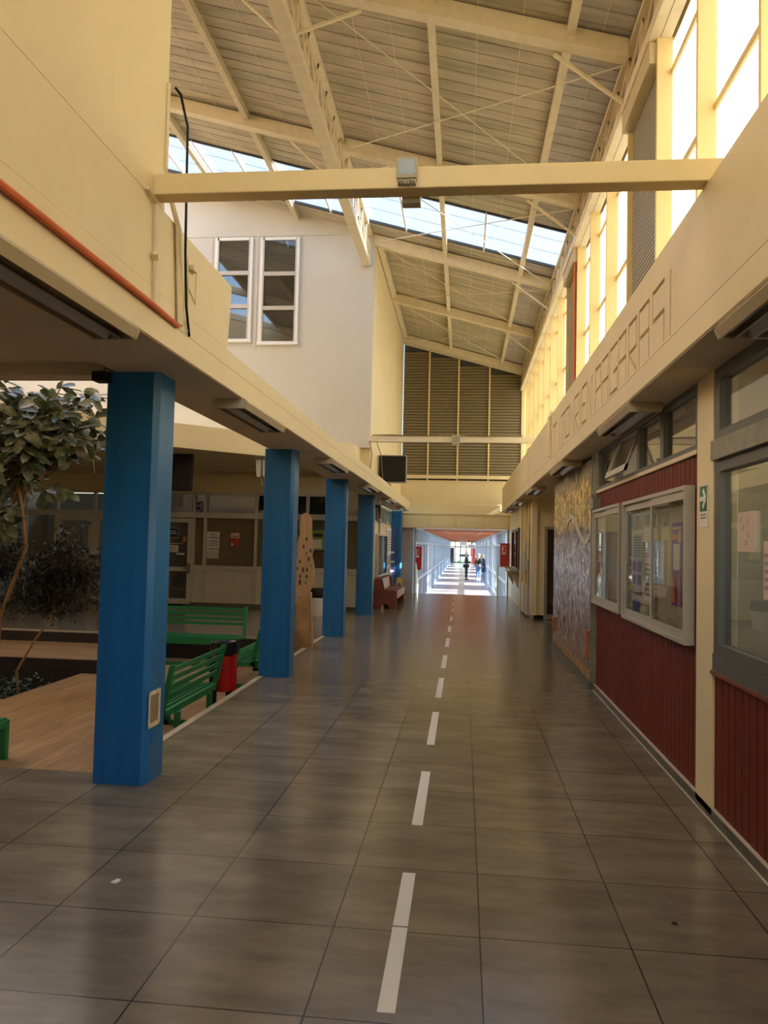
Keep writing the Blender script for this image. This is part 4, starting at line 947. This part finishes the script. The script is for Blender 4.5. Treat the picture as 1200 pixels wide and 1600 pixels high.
t = sheet_y('door_sticker', 'black sign with white border on the court door glass', -7.20, -6.84, 1.63, 1.86, 'navy', cat='sticker', y=17.85); ylines(t, -7.15, -6.88, 1.72, 1.82, 2, 'paper', y=17.85); MB().box(-7.2, -6.84, 17.848, 17.85, 1.855, 1.865).box(-7.2, -6.84, 17.848, 17.85, 1.625, 1.635).box(-6.848, -6.84, 17.848, 17.85, 1.63, 1.86).build('border', 'paper', t)
t = sheet_y('door_sticker', 'small orange sticker on the court door glass', -6.73, -6.65, 1.53, 1.66, 'orange_print', cat='sticker', y=17.85)
t = sheet_y('paper_notice', 'white paper on the court door glass', -7.18, -6.84, 1.28, 1.45, 'paper', y=17.85); ylines(t, -7.14, -6.88, 1.31, 1.43, 4, y=17.85)
t = sheet_y('door_sticker', 'thin white strip low on the court door glass', -6.88, -6.68, 1.22, 1.265, 'paper', cat='sticker', y=17.85)
t = sheet_y('door_sticker', 'line of white writing across the court door glass', -7.22, -6.72, 1.485, 1.505, 'paper', cat='sticker', y=17.85)
t = sheet_y('poster', 'lime green poster behind the plywood tree', -3.58, -3.25, 1.36, 1.88, 'lime', cat='poster'); MB().box(-3.56, -3.34, 17.866, 17.868, 1.45, 1.66).build('white_square', 'paper', t); MB().box(-3.54, -3.32, 17.866, 17.868, 1.72, 1.80).box(-3.58, -3.25, 17.866, 17.868, 1.36, 1.41).build('dark_band', 'navy', t)
t = sheet_y('paper_notice', 'white sheet on the court window next to the second blue column', -4.74, -4.58, 1.33, 1.6, 'paper')
t = sheet_y('paper_notice', 'small white sheet on the window left of the plywood tree', -3.90, -3.72, 1.46, 1.66, 'paper')
t = thing('facade_shelf', 'pale shelves with a brown box seen through the window behind the fourth column', 'shelf', (-2.7, 18.2, 1.0))
MB().box(-3.1, -2.5, 18.1, 18.4, 1.33, 1.36).box(-3.1, -2.5, 18.1, 18.4, 1.83, 1.86).build('board', 'paper', t); MB().box(-2.95, -2.55, 18.15, 18.38, .95, 1.32).build('carton', 'terracotta', t)
# second bin behind the tree
t = thing('waste_bin', 'white waste bin with black liner behind the plywood tree', 'bin', (-3.08, 16.45, 0))
MB().lathe([(.17, 0), (.21, .45)], (-3.08, 16.45, 0), 18).build('body', 'white', t, smooth=True); MB().lathe([(.215, .40), (.225, .46), (.21, .58), (.16, .60)], (-3.08, 16.45, 0), 18).build('liner', 'bag', t, smooth=True)

# left side wall notices
t = thing('notice_board', 'pale notice cabinet with glass doors on the far left wall', 'notice board', (-2.3, 21.6, .72))
MB().box(-2.35, -2.27, 20.35, 22.95, .70, .74).box(-2.35, -2.27, 20.35, 22.95, 1.82, 1.86).box(-2.35, -2.27, 20.35, 20.42, .7, 1.86).box(-2.35, -2.27, 22.88, 22.95, .7, 1.86).box(-2.3, -2.27, 21.6, 21.68, .7, 1.86).build('case', 'alu', t)
MB().box(-2.35, -2.34, 20.4, 22.9, .72, 1.84).build('backing', 'blue_print', t)
MB().box(-2.283, -2.279, 20.42, 22.88, .74, 1.82).build('pane', 'clear', t)
MB().box(-2.338, -2.334, 20.6, 21.4, .85, 1.7).box(-2.338, -2.334, 21.8, 22.7, .8, 1.75).build('pinned_paper', 'paper', t)
t = thing('poster_board', 'tall white board of printed notices beside the last blue column', 'notice board', (-2.33, 23.9, .3))
MB().box(-2.35, -2.32, 23.1, 24.55, .15, 2.1).build('board', 'paper', t)
g = MB()
for i in range(8): g.box(-2.32, -2.316, 23.3, 24.5, 1.4 + i * .08, 1.43 + i * .08)
for a in (23.25, 23.95):
    for z in (.55, .95): g.box(-2.32, -2.316, a, a + .5, z, z + .3)
g.build('printed_block', 'text_grey', t)
t = thing('banner', 'dark blue banner hanging beside the tall white board', 'banner', (-2.2, 24.8, .2)); MB().box(-2.345, -2.20, 24.62, 24.65, .0, 2.15).build('cloth', 'blue_print', t); MB().box(-2.335, -2.22, 24.612, 24.62, 1.0, 1.06).box(-2.335, -2.22, 24.612, 24.62, 1.3, 1.36).box(-2.335, -2.22, 24.612, 24.62, .7, .76).build('emblem', 'paper', t)

# brown pew
t = thing('wooden_bench', 'red-brown wooden bench with pale worn seat edge by the last blue column', 'bench', (-1.9, 19.9, 0))
prof = [(-2.17, 0), (-2.17, .70), (-2.15, .73), (-2.0, .745), (-1.96, .72), (-1.90, .47), (-1.60, .455), (-1.60, 0), (-1.78, 0), (-1.80, .08), (-1.86, .13), (-1.92, .12), (-1.97, .06), (-1.98, 0)]
for y in (18.72, 21.05): MB().prism(prof, 'y', y, y + .04).build('side_panel', 'pew', t, bevel=.004)
MB().box(-1.99, -1.60, 18.76, 21.05, .42, .45).build('seat', 'pew', t)
MB().box(-1.62, -1.59, 18.76, 21.05, .26, .45).build('seat_apron', 'pew_pale', t)
MB().prism([(-2.02, .43), (-1.98, .43), (-2.02, .70), (-2.06, .70)], 'y', 18.76, 21.05).build('backrest', 'pew_pale', t)
MB().box(-2.16, -2.0, 18.76, 21.05, .70, .73).build('top_ledge', 'pew', t)
# wet floor sign
t = thing('wet_floor_sign', 'yellow folding floor sign behind the brown bench', 'sign', (-1.85, 22.5, 0))
MB()._add([(-2.02, 22.38, .0), (-1.70, 22.38, .0), (-1.80, 22.47, .62), (-1.92, 22.47, .62), (-2.02, 22.40, .0), (-1.70, 22.40, .0), (-1.80, 22.49, .62), (-1.92, 22.49, .62)], [(0, 1, 2, 3), (7, 6, 5, 4), (0, 3, 7, 4), (1, 5, 6, 2), (3, 2, 6, 7), (0, 4, 5, 1)]).build('front_leaf', 'yellow_plastic', t)
MB()._add([(-2.02, 22.62, .0), (-1.70, 22.62, .0), (-1.80, 22.49, .62), (-1.92, 22.49, .62), (-2.02, 22.64, .0), (-1.70, 22.64, .0), (-1.80, 22.51, .62), (-1.92, 22.51, .62)], [(3, 2, 1, 0), (4, 5, 6, 7), (4, 7, 3, 0), (2, 6, 5, 1), (7, 6, 2, 3), (1, 5, 4, 0)]).build('back_leaf', 'yellow_plastic', t)
MB()._add([(-1.965, 22.372, .08), (-1.755, 22.372, .08), (-1.82, 22.432, .46), (-1.90, 22.432, .46)], [(0, 1, 2, 3)]).build('face_print', 'blue_print', t)

# green benches
def bench_y(label, y0, y1, xb=-2.62):
    t = thing('slatted_bench', label, 'bench', (xb, (y0 + y1) / 2, -.38), 'green slatted benches in the court'); D = -.38; S = D + .40
    lean = .10
    for y in (y0, y1 - .05):
        MB().prism([(xb - .05, S - .05), (xb - .10, S - .05), (xb - .10 + lean, D + .82), (xb - .05 + lean, D + .83)], 'y', y, y + .05).build('back_upright', 'green', t, bevel=.003)
        MB().box(xb - .55, xb - .04, y, y + .05, S - .06, S).build('seat_bearer', 'green', t, bevel=.003)
    for y in (y0 + .28, y1 - .34):
        MB().box(xb - .52, xb - .45, y, y + .055, D, S - .05).build('leg', 'green', t, bevel=.003)
        MB().box(xb - .52, xb + .02, y, y + .055, D, D + .05).build('foot_bar', 'green', t, bevel=.003)
        MB().box(xb - .05, xb + .0, y, y + .055, D, S - .05).build('leg', 'green', t, bevel=.003)
    MB().box(xb - .08, xb - .04, y0, y1, S - .06, S).build('rear_rail', 'green', t)
    MB().box(xb - .57, xb - .53, y0, y1, S - .06, S).build('front_rail', 'green', t)
    for i in range(4):
        z = D + .50 + i * .083; x = xb - .085 + lean * (z - S) / .42
        MB().prism([(x, z), (x + .02, z), (x + .034, z + .052), (x + .014, z + .052)], 'y', y0 + .02, y1 - .02).build('back_slat', 'green', t)
    for i in range(9):
        x = xb - .52 + i * .048; MB().box(x, x + .028, y0 + .03, y1 - .03, S - .015, S + .006).build('seat_slat', 'green', t)
    return t
bench_y('green slatted bench between the nearest blue column and the red bin', 6.72, 8.25)
bench_y('green slatted bench between the red bin and the second blue column', 9.75, 11.75)
t = thing('slatted_bench', 'green slatted bench facing the camera along the back step of the court', 'bench', (-4.6, 11.9, -.38), 'green slatted benches in the court')
D = -.38; S = .06; x0, x1 = -5.6, -3.45
for x in (x0, x1 - .05):
    MB().prism([(12.03, S - .05), (12.09, S - .05), (12.17, .52), (12.12, .52)], 'x', x, x + .05).build('back_upright', 'green', t, bevel=.003)
    MB().box(x - .0, x + .05, 11.58, 12.08, S - .03, S + .02).build('seat_bearer', 'green', t, bevel=.003)
for x in (x0 + .3, x1 - .23):
    MB().box(x, x + .055, 11.60, 11.66, D, S - .02).build('leg', 'green', t); MB().box(x, x + .055, 11.99, 12.05, D, S - .02).build('leg', 'green', t)
    MB().box(x, x + .055, 11.60, 12.1, D, D + .05).build('foot_bar', 'green', t)
MB().box(x0, x1, 11.64, 11.68, D, D + .055).build('ground_rail', 'green', t)
MB().box(x0, x1, 11.55, 11.59, S - .09, S + .02).build('front_rail', 'green', t)
for i in range(4):
    z = .22 + i * .078; yy = 12.045 + .085 * (z - S) / .46
    MB().box(x0 + .03, x1 - .03, yy, yy + .02, z, z + .045).build('back_slat', 'green', t)
for i in range(9):
    y = 11.61 + i * .046; MB().box(x0 + .03, x1 - .03, y, y + .028, S, S + .02).build('seat_slat', 'green', t)
t = thing('slatted_bench', 'end of a backless green bench at the left edge near the floor', 'bench', (-4.6, 6.3, -.38), 'green slatted benches in the court')
for x in (-4.02, -5.3): 
    MB().box(x, x + .06, 6.17, 6.23, D, -.09).build('leg', 'green', t, bevel=.003); MB().box(x, x + .06, 6.40, 6.46, D, -.09).build('leg', 'green', t, bevel=.003); MB().box(x, x + .06, 6.17, 6.46, -.10, -.04).build('seat_bearer', 'green', t, bevel=.003)
for i in range(8): MB().box(-5.3, -3.98, 6.18 + .035 * i, 6.205 + .035 * i, -.04, -.025).build('seat_slat', 'green', t)

# red litter bin on posts
t = thing('litter_bin', 'red perforated litter bin with black bag on two black posts', 'bin', (-2.85, 8.95, -.38))
cx, cy = -2.82, 8.98
MB().lathe([(.145, -.20), (.15, -.195), (.15, .275), (.145, .28)], (cx, cy, 0), 28).build('drum', 'red', t, smooth=True)
g = MB()
for i in range(9):
    for j in range(16):
        a = -1.0 + i * .17 + (j % 2) * .085; z = -.16 + j * .026
        c = Vector((cx + .1505 * math.sin(a), cy - .1505 * math.cos(a), z)); u = Vector((math.cos(a), math.sin(a), 0))
        g._add([c - u * .007, c - Vector((0, 0, .009)), c + u * .007, c + Vector((0, 0, .009))], [(0, 1, 2, 3)])
g.build('perforation', mat('hole_dark', (.10, .006, .006), .6), t)
g = MB().lathe([(.152, .23), (.168, .25), (.165, .29), (.178, .32), (.160, .355), (.172, .375), (.145, .37), (.12, .30)], (cx, cy, 0), 26, cap=False); rr = random.Random(3)
g.v = [(x + rr.uniform(-.012, .012), y + rr.uniform(-.012, .012), z + rr.uniform(-.014, .014)) for x, y, z in g.v]
g.build('bag', 'bag', t, smooth=True, angle=80)
for dx, dy in ((-.07, -.19), (.02, .17)): MB().box(cx + dx - .04, cx + dx + .04, cy + dy - .025, cy + dy + .025, -.38, .22 if dy < 0 else .1).build('post', 'black', t)
MB().box(cx - .05, cx + .02, cy - .30, cy + .2, -.38, -.345).build('foot_bar', 'black', t)
MB().box(cx - .075, cx + .015, cy - .154, cy - .150, .14, .22).build('plate', mat('pale_red', (.65, .05, .05), .4), t)
text('lettering', 'SMT', .055, (cx - .02, cy - .156, .185), FACE_Y, 'red_print', t)

# plywood tree cut-out
ty = 11.35; tx = -2.475
t = thing('wooden_tree', 'plywood tree cut-out with painted leaves on a kraft paper trunk', 'decoration', (tx, ty, -.38))
half = [(0, .80), (.08, .84), (.14, .93), (.165, 1.06), (.16, 1.18), (.135, 1.30), (.11, 1.385), (.125, 1.47), (.125, 1.57), (.10, 1.66), (.085, 1.71), (.098, 1.80), (.095, 1.90), (.07, 1.98), (.03, 2.025), (0, 2.03)]
CX = tx + .105
poly = [(CX + x, z) for x, z in half] + [(CX - x, z) for x, z in half[::-1][1:-1]]
MB().prism(poly, 'y', ty - .012, ty + .012).build('crown', 'ply', t, bevel=.003)
MB().prism([(CX - .10, .80), (CX + .06, .80), (CX + .14, -.38), (CX - .15, -.38)], 'y', ty - .05, ty + .02).build('trunk', 'kraft', t, bevel=.01)
MB().prism([(CX + .055, .83), (CX + .10, .84), (CX + .17, -.38), (CX + .10, -.38)], 'y', ty + .0, ty + .10).build('prop', 'ply', t)
for i, (lx, lz, m, s) in enumerate(((.02, 1.635, 'greenleafpaint', .03), (-.02, 1.52, 'wineleaf', .036), (.085, 1.46, 'greenleafpaint', .028), (.025, 1.42, 'limeleaf', .028), (.06, 1.335, 'wineleaf', .04), (-.075, 1.29, 'greenleafpaint', .026), (.095, 1.24, 'limeleaf', .024), (-.11, 1.19, 'wineleaf', .03), (-.02, 1.17, 'wineleaf', .042), (.04, 1.175, 'greenleafpaint', .03), (-.155, 1.16, 'greenleafpaint', .024), (-.06, 1.075, 'wineleaf', .034), (.035, 1.07, 'greenleafpaint', .03), (-.135, 1.03, 'limeleaf', .02), (-.065, .985, 'wineleaf', .048), (.02, .98, 'limeleaf', .028))):
    q = [(CX + lx + s * .62 * math.sin(a) * (1 if m != 'wineleaf' else .62), lz + s * math.cos(a)) for a in [j * PI / 5 for j in range(10)]]
    MB().prism(q, 'y', ty - .015, ty - .012).build('painted_leaf', m, t)

# ================================================================== PLANTS
def leaf(g, base, d, nrm, ln, wd, fold=.12):
    d = d.normalized(); s = d.cross(nrm).normalized(); n = s.cross(d)
    vs = [base]
    for f, w_ in ((.15, .66), (.5, 1.), (.86, .74)):
        c = base + d * ln * f - Vector((0, 0, ln * .10 * f * f))
        vs += [c - s * wd * w_ / 2 + n * wd * fold, c, c + s * wd * w_ / 2 + n * wd * fold]
    vs.append(base + d * ln - Vector((0, 0, ln * .12)))
    g._add(vs, [(0, 2, 1), (0, 3, 2), (1, 2, 5, 4), (2, 3, 6, 5), (4, 5, 8, 7), (5, 6, 9, 8), (7, 8, 10), (8, 9, 10)])
rnd = random.Random(11)
t = thing('rubber_tree', 'rubber tree with large oval leaves hanging into the court', 'plant', (-5.9, 9.4, -.75))
g = MB().tube([(-6.0, 9.5, -.76), (-5.95, 9.35, .0), (-5.80, 9.15, .55), (-5.55, 9.05, 1.1), (-5.40, 9.0, 1.45), (-5.45, 8.95, 1.9), (-5.6, 9.0, 2.5), (-5.7, 9.0, 3.2)], .032, 8, .018)
tips = []
for i in range(92):
    e = Vector((rnd.uniform(-6.4, -4.5), rnd.uniform(8.3, 9.6), rnd.uniform(1.98, 3.5)))
    if e.x > -5.1 and e.z < 2.75: e.z += .45
    s = Vector((-5.55 + rnd.uniform(-.1, .1), 9.0, rnd.uniform(1.9, 3.0))); mid = (s + e) / 2 + Vector((0, 0, .12))
    g.tube([s, mid, e], .009, 5, .004); tips.append((s, mid, e))
for e in ((-5.9, 8.9, 2.05), (-5.75, 8.8, 1.75), (-5.95, 9.0, 1.65), (-5.6, 8.8, 1.95), (-5.85, 8.7, 1.45), (-6.1, 9.0, 2.1)):
    e = Vector(e); s = Vector((-5.42, 9, 1.6)); tips.append((s, (s + e) / 2, e))
g.build('branches', 'bark', t, smooth=True)
g = MB()
for s, mid, e in tips:
    for j in range(15):
        u = rnd.uniform(.45, 1.05); p = (mid + (e - mid) * (u * 2 - 1)) if u > .5 else s + (mid - s) * (u * 2)
        ax = (e - s).normalized(); a = rnd.uniform(0, 2 * PI)
        d = ax * .5 + Vector((math.cos(a), math.sin(a) * .8, rnd.uniform(-1.0, .25)))
        leaf(g, p, d, Vector((rnd.uniform(-.6, .6), rnd.uniform(-1, .2), rnd.uniform(.1, 1))), rnd.uniform(.18, .28), rnd.uniform(.085, .125))
g.build('foliage', 'leaf', t, smooth=True, angle=60)
t = thing('weeping_fig', 'weeping fig with a dense dark mass of small drooping leaves', 'plant', (-5.85, 9.75, -.75))
g = MB().tube([(-5.85, 9.75, -.76), (-5.82, 9.6, -.2), (-5.55, 9.5, .2), (-5.25, 9.4, .56), (-5.15, 9.4, .9)], .02, 7, .012)
br = []
for i in range(26):
    s = Vector((-5.2, 9.4, rnd.uniform(.6, 1.3))); e = Vector((rnd.uniform(-5.75, -4.55), rnd.uniform(9.0, 9.9), rnd.uniform(.75, 1.72)))
    g.tube([s, (s + e) / 2 + Vector((0, 0, .1)), e], .007, 5, .003); br.append((s, e))
for i in range(7):
    s = Vector((-5.8, 9.3, 1.2)); e = Vector((rnd.uniform(-6.3, -5.7), rnd.uniform(9.1, 9.6), rnd.uniform(1.15, 1.8))); g.tube([s, e], .006, 5, .003); br.append((s, e))
g.build('branches', 'bark', t, smooth=True)
g = MB()
for s, e in br:
    for j in range(210):
        u = rnd.random() ** .6; p = s + (e - s) * u + Vector((rnd.gauss(0, .085), rnd.gauss(0, .085), rnd.gauss(-.04, .085)))
        d = Vector((rnd.uniform(-.7, .7), rnd.uniform(-.7, .7), rnd.uniform(-1.2, .1)))
        leaf(g, p, d, Vector((rnd.uniform(-.8, .8), rnd.uniform(-1, .5), rnd.uniform(-.2, 1))), rnd.uniform(.04, .065), rnd.uniform(.018, .028), .08)
g.build('foliage', 'leaf_small', t)
t = thing('low_shrub', 'low green plants growing in the planter bed', 'plant', (-6.3, 9.9, -.75)); g = MB()
for i in range(420):
    p = Vector((rnd.uniform(-7.2, -5.6), rnd.uniform(9.3, 10.45), -.75 + rnd.random() ** 1.5 * .42)); a = rnd.uniform(0, 2 * PI)
    leaf(g, p, Vector((math.cos(a), math.sin(a), .5)), Vector((0, 0, 1)), rnd.uniform(.06, .12), rnd.uniform(.03, .05))
g.build('foliage', 'leaf_low', t)
for i in range(7):
    x, y = rnd.uniform(-5.85, -5.5), rnd.uniform(9.3, 10.4); r = rnd.uniform(.03, .05)
    o = MB().lathe([(r * .6, 0), (r, r * .4), (r * .8, r * .9), (r * .3, r * 1.1)], (x, y, -.755), 9).build('stone', 'stone', smooth=True)
    tag(o, 'small white stone lying on the planter soil', 'stone', 'white stones in the planter')

# ================================================================== PEOPLE
def skin_body(name, pts, edges, m, parent, off, sub=2):
    me = bpy.data.meshes.new(name); me.from_pydata([Vector(p[:3]) for p in pts], edges, []); me.update()
    o = bpy.data.objects.new(name, me); C.objects.link(o)
    o.modifiers.new('skin', 'SKIN'); sb = o.modifiers.new('sub', 'SUBSURF'); sb.levels = sub; sb.render_levels = sub
    for i, p in enumerate(pts): me.skin_vertices[0].data[i].radius = (p[3], p[4] if len(p) > 4 else p[3])
    me.skin_vertices[0].data[0].use_root = True
    d = bpy.context.evaluated_depsgraph_get(); nm = bpy.data.meshes.new_from_object(o.evaluated_get(d))
    o.modifiers.clear(); o.data = nm; nm.materials.clear(); nm.materials.append(M[m]); nm.shade_smooth()
    o.parent = parent
    return o
def person(loc, rz, label, coat, legs, hair, pose, hat=None, bag=False, long_coat=False, stoop=0., sc=1.):
    t = thing('person', label, 'person', loc); t.rotation_euler = (0, 0, rz); t.scale = (sc, sc, sc)
    s = stoop
    J = {'pel': (0, 0, .95), 'wst': (0, s * .2, 1.10), 'cst': (0, s * .6, 1.30), 'nek': (0, s, 1.47), 'chin': (0, s + .03, 1.55), 'hed': (0, s + .02, 1.64), 'top': (0, s + .01, 1.71)}
    pts = []; ed = []; ix = {}
    def add(n, p, r, r2=None, par=None):
        ix[n] = len(pts); pts.append((*p, r, r2 or r))
        if par: ed.append((ix[par], ix[n]))
    add('pel', J['pel'], .15, .11); add('wst', J['wst'], .14, .10, 'pel'); add('cst', J['cst'], .165, .11, 'wst'); add('nek', J['nek'], .055, .055, 'cst'); add('chin', J['chin'], .07, .085, 'nek'); add('hed', J['hed'], .078, .095, 'chin'); add('top', J['top'], .05, .06, 'hed')
    for sd, k in ((-1, 'l'), (1, 'r')):
        add('hip' + k, (sd * .09, 0, .90), .095, None, 'pel'); add('kne' + k, (sd * .10, .02, .50), .062, None, 'hip' + k); add('ank' + k, (sd * .10, 0, .09), .042, None, 'kne' + k); add('toe' + k, (sd * .12, .16, .035), .035, None, 'ank' + k)
        add('sho' + k, (sd * .19, s * .9, 1.41), .06, None, 'cst')
        el, ha = pose[0 if sd < 0 else 1]
        add('elb' + k, (sd * el[0], el[1], el[2]), .044, None, 'sho' + k); add('wri' + k, (sd * ha[0], ha[1], ha[2]), .03, None, 'elb' + k)
        e = Vector((sd * el[0], el[1], el[2])); h = Vector((sd * ha[0], ha[1], ha[2])); d = (h - e).normalized(); q = d.orthogonal().normalized()
        add('plm' + k, h + d * .07, .032, .018, 'wri' + k)
        for f in range(4): add('f%d%s' % (f, k), h + d * (.155 - .012 * abs(f - 1.4)) + q * (f - 1.5) * .02, .008, None, 'plm' + k)
        add('th' + k, h + d * .08 + q * .055, .009, None, 'wri' + k)
    body = skin_body('body', pts, ed, 'skin', t, None)
    def cloth(name, keys, m, grow, edges=None):
        pp = [(*pts[ix[k_]][:3], pts[ix[k_]][3] + grow, pts[ix[k_]][4] + grow) for k_ in keys]
        id2 = {ix[k_]: i for i, k_ in enumerate(keys)}
        skin_body(name, pp, [(id2[a], id2[b]) for a, b in ed if a in id2 and b in id2], m, t, None)
    cloth('trousers', ['pel', 'hipl', 'knel', 'ankl', 'hipr', 'kner', 'ankr'], legs, .018)
    cloth('jacket', ['cst', 'wst', 'pel', 'shol', 'elbl', 'wril', 'shor', 'elbr', 'wrir'], coat, .022)
    if long_coat: MB().lathe([(.20, .55), (.19, .8), (.175, 1.05)], (0, 0, 0), 16, sy=.75)
    def loc_mesh(mb, name, m):
        me = bpy.data.meshes.new(name); me.from_pydata(mb.v, [], mb.f); me.update(); me.materials.append(M[m]); me.shade_smooth()
        o = bpy.data.objects.new(name, me); C.objects.link(o); o.parent = t
    if long_coat: loc_mesh(MB().lathe([(.215, .55), (.20, .8), (.18, 1.05)], (0, 0, 0), 16, sy=.75), 'coat_skirt', coat)
    hy = s + .01
    loc_mesh(MB().lathe([(.098, 1.60), (.102, 1.66), (.09, 1.72), (.05, 1.765), (.01, 1.775)], (0, hy - .02, 0), 14, sy=1.15), 'hair', hair)
    if bag == 'long': pass
    g = MB().lathe([(.012, -.02), (.016, 0), (.006, .025)], (0, hy + .125, 1.62), 8); loc_mesh(g, 'nose', 'skin')
    loc_mesh(MB().box(-.045, -.02, hy + .098, hy + .106, 1.645, 1.655).box(.02, .045, hy + .098, hy + .106, 1.645, 1.655).box(-.025, .025, hy + .10, hy + .107, 1.575, 1.583), 'face_features', 'text')
    for sd in (-1, 1): loc_mesh(MB().box(sd * .11 - .012, sd * .11 + .012, -.07, .17, 0, .075), 'shoe', 'paper' if legs != 'trousers' else 'trousers')
    if hat: loc_mesh(MB().lathe([(.115, 1.685), (.118, 1.70), (.10, 1.75), (.06, 1.79), (.01, 1.80)], (0, hy, 0), 16, sy=1.15).prism([(-.08, hy + .08), (.08, hy + .08), (.06, hy + .2), (-.06, hy + .2)], 'z', 1.69, 1.705), 'cap', hat)
    if bag:
        loc_mesh(MB().lathe([(.10, 0), (.15, .06), (.14, .24), (.07, .30)], (.30, -.05, .80), 12, sy=.6), 'shoulder_bag', 'black')
        loc_mesh(MB().tube([(.3, -.05, 1.08), (.22, -.04, 1.35), (.17, 0, 1.46)], .015, 6), 'bag_strap', 'black')
    return t
person((.20, 50.5, ZF), -1.35, 'person in dark jacket and white cap standing alone in the far corridor', 'jacket', 'trousers', 'hair', (((.24, .04, 1.12), (.20, .18, .95)), ((.25, .05, 1.13), (.14, .26, 1.08))), hat='white', sc=1.02)
person((1.02, 51.5, ZF), 2.4, 'grey-haired person in dark jacket and jeans facing the capped person', 'jacket', 'jeans', 'hair', (((.24, .04, 1.12), (.12, .24, 1.04)), ((.24, .04, 1.12), (.1, .24, 1.04))), sc=.97)
person((1.36, 50.6, ZF), 1.9, 'fair-haired person in long navy coat and jeans with a black shoulder bag', 'navy_coat', 'jeans', 'blonde', (((.24, .04, 1.12), (.2, .2, 1.0)), ((.25, .02, 1.12), (.22, .12, .92))), bag=True, long_coat=True, stoop=.10, sc=.96)

# ================================================================== LIGHT, SKY, CAMERA
wd = bpy.data.worlds.new('sky'); bpy.context.scene.world = wd; wd.use_nodes = True; nt = wd.node_tree
bg = nt.nodes['Background']; sk = nt.nodes.new('ShaderNodeTexSky')
sk.sky_type = 'NISHITA'; sk.sun_disc = False; sk.sun_elevation = math.radians(32); sk.sun_rotation = math.radians(90); sk.air_density = 1.; sk.dust_density = 1.2; sk.ozone_density = 1.2
nt.links.new(sk.outputs[0], bg.inputs['Color']); bg.inputs['Strength'].default_value = .27
sd = bpy.data.lights.new('sun', 'SUN'); sd.energy = 8.0; sd.angle = math.radians(.6); sd.color = (1, .965, .91)
so = bpy.data.objects.new('sun', sd); C.objects.link(so); so['kind'] = 'helper'
dirv = Vector((-math.cos(math.radians(31)), .02, -math.sin(math.radians(31))))
so.rotation_euler = dirv.to_track_quat('-Z', 'Y').to_euler(); so.location = (30, 20, 25)

F = 1194.6; vx, vy, roll, H = 724.1, 853.6, math.radians(1.32), 1.58
d = Vector((vx - 600, vy - 800, F)).normalized(); e = Vector((math.cos(roll), math.sin(roll), 0))
dn = d.cross(e).normalized(); X = dn.cross(d)
# rows: world axes expressed in camera (x right, y down, z forward)
def cam_axis(v): return Vector((X.dot(v), d.dot(v), -dn.dot(v)))
right = cam_axis(Vector((1, 0, 0))); up = cam_axis(Vector((0, -1, 0))); back = cam_axis(Vector((0, 0, -1)))
cd = bpy.data.cameras.new('camera'); cam = bpy.data.objects.new('camera', cd); C.objects.link(cam); cam['kind'] = 'helper'
mw = Matrix((right, up, back)).transposed().to_4x4(); mw.translation = Vector((0, 0, H)); cam.matrix_world = mw
cd.sensor_fit = 'VERTICAL'; cd.sensor_height = 36; cd.lens = F / 1600 * 36; cd.clip_start = .05; cd.clip_end = 600
sc = bpy.context.scene; sc.camera = cam
sc.view_settings.view_transform = 'Standard'; sc.view_settings.look = 'None'; sc.view_settings.gamma = 1; sc.view_settings.exposure = 2.4
sc.view_settings.use_curve_mapping = False
cy = sc.cycles
cy.use_denoising = True; cy.max_bounces = 12; cy.diffuse_bounces = 7; cy.glossy_bounces = 4; cy.transparent_max_bounces = 16; cy.sample_clamp_indirect = 8
cy.caustics_reflective = False; cy.caustics_refractive = False
